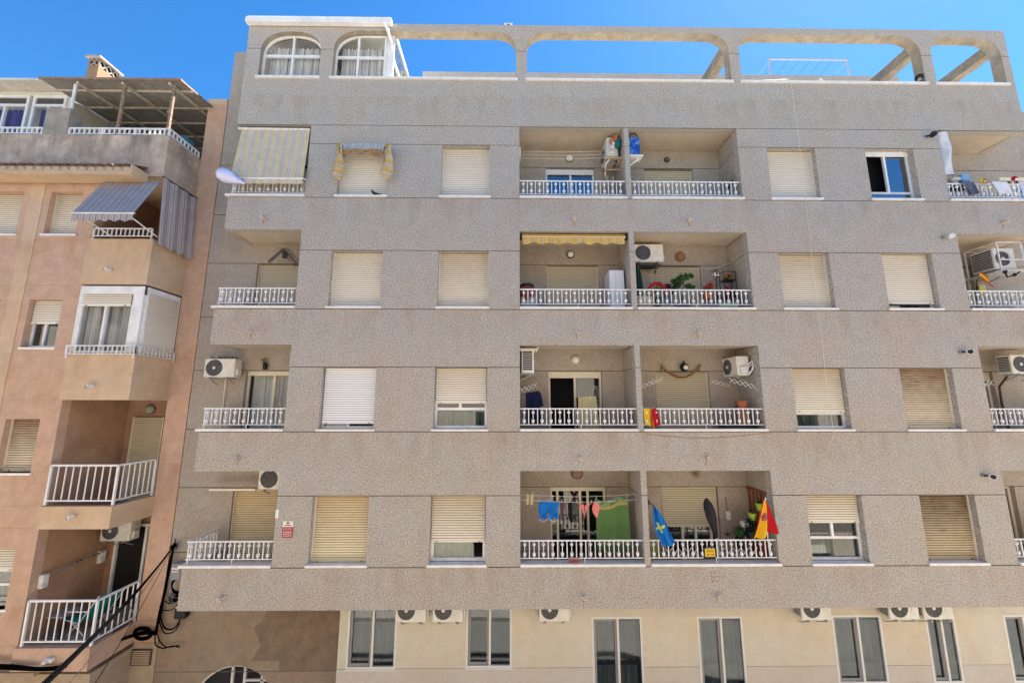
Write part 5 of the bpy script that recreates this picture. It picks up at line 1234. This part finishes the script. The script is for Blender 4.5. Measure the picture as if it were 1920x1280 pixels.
mb=cloth((12.42,.02,5.69),(12.82,.02,5.69),(12.90,.02,5.37),(12.52,.02,5.36),.015,1,10,10); solo(mb,'towel',WC1,'small white towel over the middle of the top right railing','towel',(12.6,0,5.36))
mb=cloth((13.10,.01,5.69),(13.62,.01,5.69),(13.64,.01,5.22),(13.14,.01,5.24),.02,1.5,12,12); solo(mb,'towel',fab('lilac_towel',(.60,.58,.66)),'large pale lilac towel at the right end of the top railing','towel',(13.4,0,5.2))
def pinwheel(x,z,c1,l):
    mb=MB()
    for k in range(12):
        a=2*pi*k/12; mb.face([(x,-.03,z),(x+.10*cos(a),-.05,z+.10*sin(a)),(x+.11*cos(a+.35),.0,z+.11*sin(a+.35)),(x+.05*cos(a+.45),-.02,z+.05*sin(a+.45))])
    mb.ball((x,-.05,z),.025,6,1); mb.tube([(x,0,z-.25),(x,0,z)],.006,5,1); solo(mb,'pinwheel',[c1,CREAM],l,'pinwheel',(x,0,z-.25))
pinwheel(12.16,5.66,fab('pin_yellow',(.62,.42,.04),.4),'yellow pinwheel on the top right railing')
pinwheel(12.98,5.71,fab('pin_red',(.30,.015,.04),.4),'dark red pinwheel on the top right railing')
mb=MB(); leaves(mb,(13.55,.1,5.62),.14,120,.035,rg); mb.tube([(13.5,.1,5.2),(13.55,.1,5.6)],.01,5); solo(mb,'hanging_plant',plain('pale_leaf',(.35,.45,.30),.7,var=.3),'pale green plant at the very right end of the top railing','plant',(13.55,.1,5.2))
# lamps and cameras by the right edge
def spot(x,z,head,l,cat='security camera',big=False):
    t=thing('security_camera' if cat!='floodlight' else 'floodlight',l,cat,(x,0,z))
    MB().lathe((x-.07,0,z),[(0,-.001),(.045,-.001),(.045,-.03),(0,-.03)],12,0,'y').build('wall_plate',METAL,t)
    MB().tube([(x-.07,-.03,z),(x-.04,-.06,z),(x,-.08,z)],.022,7).build('arm',METAL if head!=BLACK else BLACK,t)
    m=MB(); m.tube([(x+.05,-.07,z+.004),(x-.005,-.15,z-.01)],[.06,.068],12,0); m.build('housing',WHITER if cat!='floodlight' or head is WHITE else BLACK,t)
    MB().tube([(x-.004,-.150,z-.01),(x-.012,-.163,z-.012)],[.055 if head is not BLACK else .045,.05],12).build('lens',head,t,False)
spot(10.95,6.92,BLACK,'black lamp on the wall above the white window of the top floor','floodlight')
spot(10.92,4.14,WHITE,'lamp with a bright white face beside the caged unit balcony','floodlight')
spot(10.84,1.27,BLACK,'white security camera beside the right edge balcony, upper of two','security camera')
spot(10.83,-1.54,BLACK,'white security camera beside the lowest right edge balcony, lower of two','security camera')
mb=MB(); mb.ball((11.55,.75,1.08),.13,10,0,.9,1.2); leaves(mb,(11.7,.7,1.12),.09,30,.035,rg); solo(mb,'hanging_basket',plain('dark_basket',(.04,.022,.018),.8),'dark round basket hanging under the right edge balcony ceiling','basket',(11.55,.75,.95))
mb=MB(); mb.ball((11.72,.7,-1.72),.05,8); mb.tube([(11.5,.8,-1.66),(11.72,.7,-1.66),(12.0,.8,-1.68)],.014,5); solo(mb,'wall_lamp',METAL,'small branching metal lamp at the lowest right edge balcony','wall lamp',(11.72,.7,-1.8))
mb=MB(); mb.tube([(11.30,.5,2.0),(11.5,.5,3.05)],.05,8); mb.ball((11.48,.45,3.12),.08,8); solo(mb,'vacuum_cleaner',plain('navy_plastic',(.03,.035,.06),.5),'dark upright appliance at the left end of the caged unit balcony','appliance',(11.3,.5,1.8))
# ------------------------------------------------------------------ roof
t=thing('floodlight','black round floodlight on the roof coping between two arches','floodlight',(11.07,.1,8.55))
MB().tube([(11.10,.12,8.53),(11.10,.12,8.70)],.02,6).build('stand',DARK,t)
MB().tube([(11.15,.14,8.80),(11.11,.10,8.77),(11.06,.04,8.73)],[.04,.08,.09],12).build('housing',BLACK,t)
MB().tube([(11.05,.03,8.66),(11.03,.0,8.65)],[.045,.03],10).build('lens',METAL,t)
mb=MB(); x0,x1,y,z0,z1=9.55,12.45,3.35,11.25,12.55
mb.bar((x0,y,z1),(x1,y,z1),.04); 
for x in (x0,x1): mb.bar((x,y,z0),(x,y,z1),.035); mb.bar((x,y,z1-.1),(x,y+1.2,z1-.1),.008)
mb.bar((x0,y+1.2,z1-.1),(x1,y+1.2,z1-.1),.008)
for k in range(6): mb.tube([(x0+.3+k*.42,y,z1-.02),(x0+.3+k*.42,y+1.2,z1-.1)],.007,4,1)
solo(mb,'clothes_airer',[plain('pale_frame_paint',(.40,.42,.45),.6),DARK],'pale steel clothes drying frame standing on the roof','drying frame',(11,y,z0))
mb=MB(); mb.box(-.11,.11,.05,.2,10.178,10.30,0); mb.box(-.03,.03,.045,.05,10.20,10.27,1); solo(mb,'vent_box',[OPAL,BLACK],'small white vent box with a dark hole on the roof beam','vent',(0,.1,10.178))
mb=MB(); mb.ball((8.32,-.0,8.57),.05,8,0,.9,1.2); mb.ball((8.40,-.0,8.55),.03,6); solo(mb,'gull_dropping_stone',WHITER,'small whitish lump lying on the roof coping','stone',(8.32,0,8.53))
mb=MB(); mb.tube([(6.30,.1,8.56),(6.4,.0,8.545),(6.9,-.03,8.54),(7.3,-.035,8.55),(7.46,-.045,8.56),(7.49,-.05,8.45),(7.52,-.03,6.6),(7.50,-.03,5.2),(7.49,-.05,5.19),(7.47,-.03,3.7),(7.46,-.05,2.3),(7.44,-.03,.6),(7.44,-.05,-.5),(7.43,-.06,-.65),(7.30,-.02,-1.0),(7.1,-.02,-1.1),(6.95,-.02,-1.02),(6.8,-.02,-.75),(6.75,-.05,-.58)],.0042,4)
solo(mb,'cable',CREAM,'thin pale cable hanging from the roof down past four shuttered windows','cable',(7.46,0,-1.1))
mb=MB()
mb.tube([(3.12+2.9*k/14,-.01,-.62-.10*sin(pi*min(1,k/14*1.1))+.0) for k in range(15)],.004,4); solo(mb,'cable',plain('rusty_cable',(.30,.17,.11),.8),'thin brown cable sagging under the balcony of the wooden yoke','cable',(4.5,0,-.7))

# ------------------------------------------------------------------ balloon-like bag, pigeon
mb=MB(); n=20
A=Vector((-7.02,-.22,5.60)); B=Vector((-6.40,-.24,5.33)); ax=(B-A).normalized(); s1=ax.orthogonal().normalized(); s2=ax.cross(s1)
prof=[(0,-.09),(.09,-.07),(.145,-.01),(.168,.07),(.162,.16),(.14,.26),(.09,.38),(.055,.52),(.02,.64),(.0,.70)]
for i in range(len(prof)-1):
    for k in range(n):
        f=lambda r,h,kk:A+ax*h+s1*(r*(1+.05*sin(3*kk))*cos(2*pi*kk/n))+s2*(r*(1+.05*cos(4*kk))*sin(2*pi*kk/n))
        mb.face([f(*prof[i],k),f(*prof[i],(k+1)%n),f(*prof[i+1],(k+1)%n),f(*prof[i+1],k)])
solo(mb,'plastic_bag',plain('lilac_film',(.66,.67,.86),.5,.3,var=.12,vs=7),'pale lilac blown up plastic bag tied to the corner of the awning bar','bag',(-6.6,-.24,5.33),smooth=True)
mb=MB(); P=[(-3.385,-.03,5.275),(-3.375,-.03,5.255),(-3.345,-.03,5.225),(-3.30,-.03,5.205),(-3.245,-.03,5.20),(-3.19,-.03,5.198),(-3.155,-.03,5.20)]
mb.tube(P,[.012,.024,.036,.040,.028,.014,.010],10)
mb.ball((-3.385,-.03,5.285),.026,8); mb.bar((-3.405,-.03,5.288),(-3.43,-.03,5.282),.008)
for x in (-3.30,-3.285): mb.tube([(x,-.035,5.17),(x,-.03,5.138)],.004,4)
mb.grid(lambda u,v:(-3.345+.16*u,-.03-.038*sin(pi*.25+v*1.2)*(1-u*.7),5.228-.030*u-.03*v),8,3)
t=solo(mb,'pigeon',plain('dark_plumage',(.022,.022,.028),.6,.3,var=.4,vs=30),'dark pigeon standing on the white sill under the tattered awning','pigeon',(-3.29,-.03,5.137),smooth=True)

# ------------------------------------------------------------------ cables and boxes between the blocks
def bundle(paths,name,label,base,mat=CABLE): 
    mb=MB()
    for pts,r in paths: mb.tube(pts,r,6)
    return solo(mb,name,mat,label,'cable',base)
def cat(pts,n=8):
    out=[]; P=[Vector(p) for p in pts]; P=[P[0]*2-P[1]]+P+[P[-1]*2-P[-2]]
    for i in range(1,len(P)-2):
        for k in range(n):
            t=k/n; a,b,c,d=P[i-1],P[i],P[i+1],P[i+2]
            out.append(.5*((2*b)+(c-a)*t+(2*a-5*b+4*c-d)*t*t+(3*b-a-3*c+d)*t**3))
    out.append(P[-2]); return out
rg2=random.Random(11)
pv=[]
for k in range(9):
    j=lambda s=.03:rg2.uniform(-s,s)
    pv.append((cat([(-7.86+j(.02),.88+j(.02),-3.22+j()),(-7.90+j(),.86,-3.7),(-7.93+j(),.87,-4.2),(-7.98+j(),.87,-4.7),(-8.02+j(.04),.86,-5.15)]),.014))
bundle(pv,'cable_bundle','black cable bundle running down the joint between the two blocks',(-7.95,.87,-5.2))
pl=[]
for k in range(9):
    j=lambda s=.03:rg2.uniform(-s,s)
    pl.append((cat([(-8.02+j(),.86,-5.12+j()),(-8.25+j(),.80,-5.08+j()),(-8.62,.55+j(),-5.12+j()),(-8.85+j(),.10,-5.22+j()),(-9.15,-.18+j(.02),-5.22+j()),(-10.2,-.20+j(.02),-5.18+j(.04)),(-12,-.20,-5.17+j()),(-16,-.2,-5.16+j())]),.018))
bundle(pl,'cable_bundle','thick black cable bundle crossing the foot of the orange block',(-9,-.1,-5.3))
for k,(r,dx,dz,l) in enumerate(((.018,0,0,'thick black overhead cable coming down to the lower left corner'),(.004,.10,-.10,'upper thin rust brown overhead wire below the thick cable'),(.004,.26,-.22,'lower thin dark overhead wire below the thick cable'))):
    p=cat([(-7.86,.82,-3.28),(-7.60+dx,-1.4,-3.40+dz*.5),(-6.70+dx,-3.0,-3.62+dz),(-5.35+dx,-4.6,-3.05+dz),(-3.3+dx,-7.0,-2.4+dz)])
    L=Vector((-7.86,.82,-3.28)); E=Vector((-3.35+dx,-6.0,-2.02+dz)); p=[L.lerp(E,t/20)+Vector((0,0,-.35*4*(t/20)*(1-t/20)*.3)) for t in range(21)]
    mb=MB(); mb.tube(p,r,6); 
    if k==0: mb.tube([q+Vector((.0,.03,.045)) for q in p],.008,5)
    solo(mb,'overhead_cable',[CABLE,plain('rust_wire',(.02,.007,.005),.7),CABLE][k],l,'cable',(-7.8,.8,-3.3))
loops=[(cat([(-7.97,.86,-4.75),(-7.82,.85,-5.0),(-7.62,.85,-5.02),(-7.50,.85,-4.85),(-7.46,.85,-4.55)]),.016),(cat([(-7.97,.85,-4.85),(-7.80,.84,-5.10),(-7.60,.85,-5.08),(-7.48,.85,-4.9)]),.012),
 (cat([(-8.03,.86,-5.1),(-7.98,.86,-5.35),(-7.80,.85,-5.42),(-7.60,.85,-5.38),(-7.42,.85,-5.40)]),.013),(cat([(-8.0,.86,-5.1),(-7.88,.86,-5.30),(-7.70,.85,-5.40),(-7.44,.85,-5.36)]),.011),
 (cat([(-7.40,.86,-4.42),(-7.28,.85,-4.52),(-7.12,.85,-4.52),(-7.05,.85,-4.40)]),.013),(cat([(-7.90,.86,-4.45),(-7.75,.85,-4.50),(-7.62,.85,-4.42)]),.01),(cat([(-7.92,.86,-4.65),(-7.72,.85,-4.63),(-7.60,.85,-4.55)]),.01)]
bundle(loops,'cable_loops','loose black cable loops hanging beside the entrance wall',(-7.7,.86,-5.4))
coil=[]
for k in range(4):
    coil.append(([Vector((-7.63+.155*cos(a/12*2*pi)+.01*k,.85-.01*k,-4.08+.165*sin(a/12*2*pi)-.012*k)) for a in range(13)],.014))
bundle(coil,'cable_coil','round black cable coil under the grey meter box',(-7.63,.85,-4.25))
coil=[]
for k in range(5): coil.append(([Vector((-8.22+.20*cos(a/12*2*pi)+.015*k,.74-.01*k,-5.03+.11*sin(a/12*2*pi)-.01*k)) for a in range(13)],.013))
bundle(coil,'cable_coil','black cable coil lying where the bundle turns towards the orange block',(-8.22,.74,-5.15))
mb=MB(); leaves(mb,(-7.66,.83,-4.36),.12,90,.035,rg2); solo(mb,'cable_clutter',CABLE,'black knot of splices and ties in the cable joint','splices',(-7.66,.83,-4.45))
mb=MB(); leaves(mb,(-7.84,.84,-3.27),.09,60,.03,rg2); mb.tube([(-7.84,.84,-3.3),(-7.82,.84,-3.1)],.012,5); solo(mb,'cable_clamp',CABLE,'black clamp that anchors the overhead cables on the wall','clamp',(-7.84,.84,-3.3))
t=thing('meter_box','grey meter box with a red and white label between the two blocks','box',(-7.68,.8,-3.9))
MB().chbox(-7.80,-7.56,.78,.95,-3.98,-3.62,.02).build('case',plain('box_grey',(.27,.28,.28),.6),t); MB().box(-7.76,-7.62,.765,.779,-3.80,-3.70).build('label_plate',WHITER,t); MB().box(-7.75,-7.63,.76,.764,-3.765,-3.745).build('lettering',plain('label_red',(.5,.03,.05),.5),t)
t=thing('junction_box','black ribbed junction box among the cable loops','box',(-7.47,.82,-4.85))
MB().chbox(-7.60,-7.34,.78,.93,-4.80,-4.50,.02).build('case',BLACK,t); MB().box(-7.57,-7.42,.765,.78,-4.555,-4.53).build('label_plate',WHITER,t)
mb=MB(); mb.lathe((-7.70,.84,-4.36),[(0,-.10),(.05,-.09),(.07,0),(.05,.09),(0,.10)],10); solo(mb,'glass_insulator',plain('smoky_insulator',(.10,.12,.12),.2,.5),'smoky grey insulator above the black junction box','insulator',(-7.70,.84,-4.46))
# ------------------------------------------------------------------ orange block balcony contents
t=thing('beach_chair','turquoise folding beach chair with a white frame on the lowest orange balcony','chair',(-9.3,.9,-4.99))
TQ=fab('turquoise_cloth',(.02,.27,.28),.2)
cloth((-9.10,.5,-4.20),(-8.96,1.0,-4.20),(-9.28,1.0,-4.72),(-9.42,.5,-4.72),.01,1,8,10,nrm=(-1,0,0)).build('backrest',TQ,t)
cloth((-9.42,.5,-4.72),(-9.28,1.0,-4.72),(-9.66,1.0,-4.66),(-9.80,.5,-4.66),.01,1,8,10,nrm=(0,0,1)).build('seat',TQ,t)
mb=MB()
for y,dx in ((.5,0),(1.0,.14)):
    mb.tube([(-9.08+dx,y,-4.18),(-9.44+dx,y,-4.74),(-9.84+dx,y,-4.64)],.012,6); mb.tube([(-9.62+dx,y,-4.68),(-9.30+dx,y,-4.98)],.012,6); mb.tube([(-9.40+dx,y,-4.70),(-9.66+dx,y,-4.98)],.012,6); mb.tube([(-9.72+dx,y,-4.50),(-9.28+dx,y,-4.50)],.014,6)
mb.build('frame',WHITE,t)
t=thing('side_table','small grey table at the left end of the lowest orange balcony','table',(-9.85,.6,-4.99))
MB().chbox(-10.03,-9.65,.35,.80,-4.56,-4.53,.008).build('tabletop',plain('grey_table',(.30,.30,.32),.5),t)
for x in (-9.98,-9.70):
    for y in (.4,.75): MB().bar((x,y,-4.99),(x,y,-4.56),.025).build('leg',BLACK,t)
t=thing('drying_rack','white wall mounted pull-out clothes rack on the shaded balcony wall','drying rack',(-10.0,.8,-3.5))
for y,zz in ((.12,-3.66),(1.35,-3.60)): MB().chbox(-10.085,-9.98,y,y+.13,zz-.22,zz+.06,.01).build('bracket',WHITER,t)
MB().tube([(-9.98,.14,-3.60),(-9.98,1.42,-3.56)],.014,6).build('bar',METAL,t)
for y in (.78,.86,1.15,1.25): MB().box(-9.99,-9.965,y,y+.03,-3.585,-3.545).build('peg',plain('peg_brown',(.10,.04,.03),.7),t)
mb=MB(); mb.chbox(-8.78,-8.60,.35,.8,-4.98,-4.45,.02); solo(mb,'storage_box',DARK,'dark box behind the side railing of the lowest orange balcony','box',(-8.7,.6,-4.98))
mb=MB(); mb.chbox(-8.78,-8.62,.45,.75,6.8,7.12,.01); solo(mb,'planter',plain('teal_crate',(.02,.16,.22),.6),'teal crate behind the side rail of the covered terrace','crate',(-8.7,.6,6.7))
mb=MB(); mb.tube([(-9.3,.6,8.22),(-9.3,.6,8.0)],.01,5); mb.ball((-9.3,.6,7.93),.05,8); 
for a in range(4): mb.tube([(-9.3,.6,8.0),(-9.3+.1*cos(a*1.6),.6+.1*sin(a*1.6),8.03)],.008,5)
solo(mb,'ceiling_lamp',METAL,'small metal lamp hanging under the corrugated terrace canopy','lamp',(-9.3,.6,7.88))
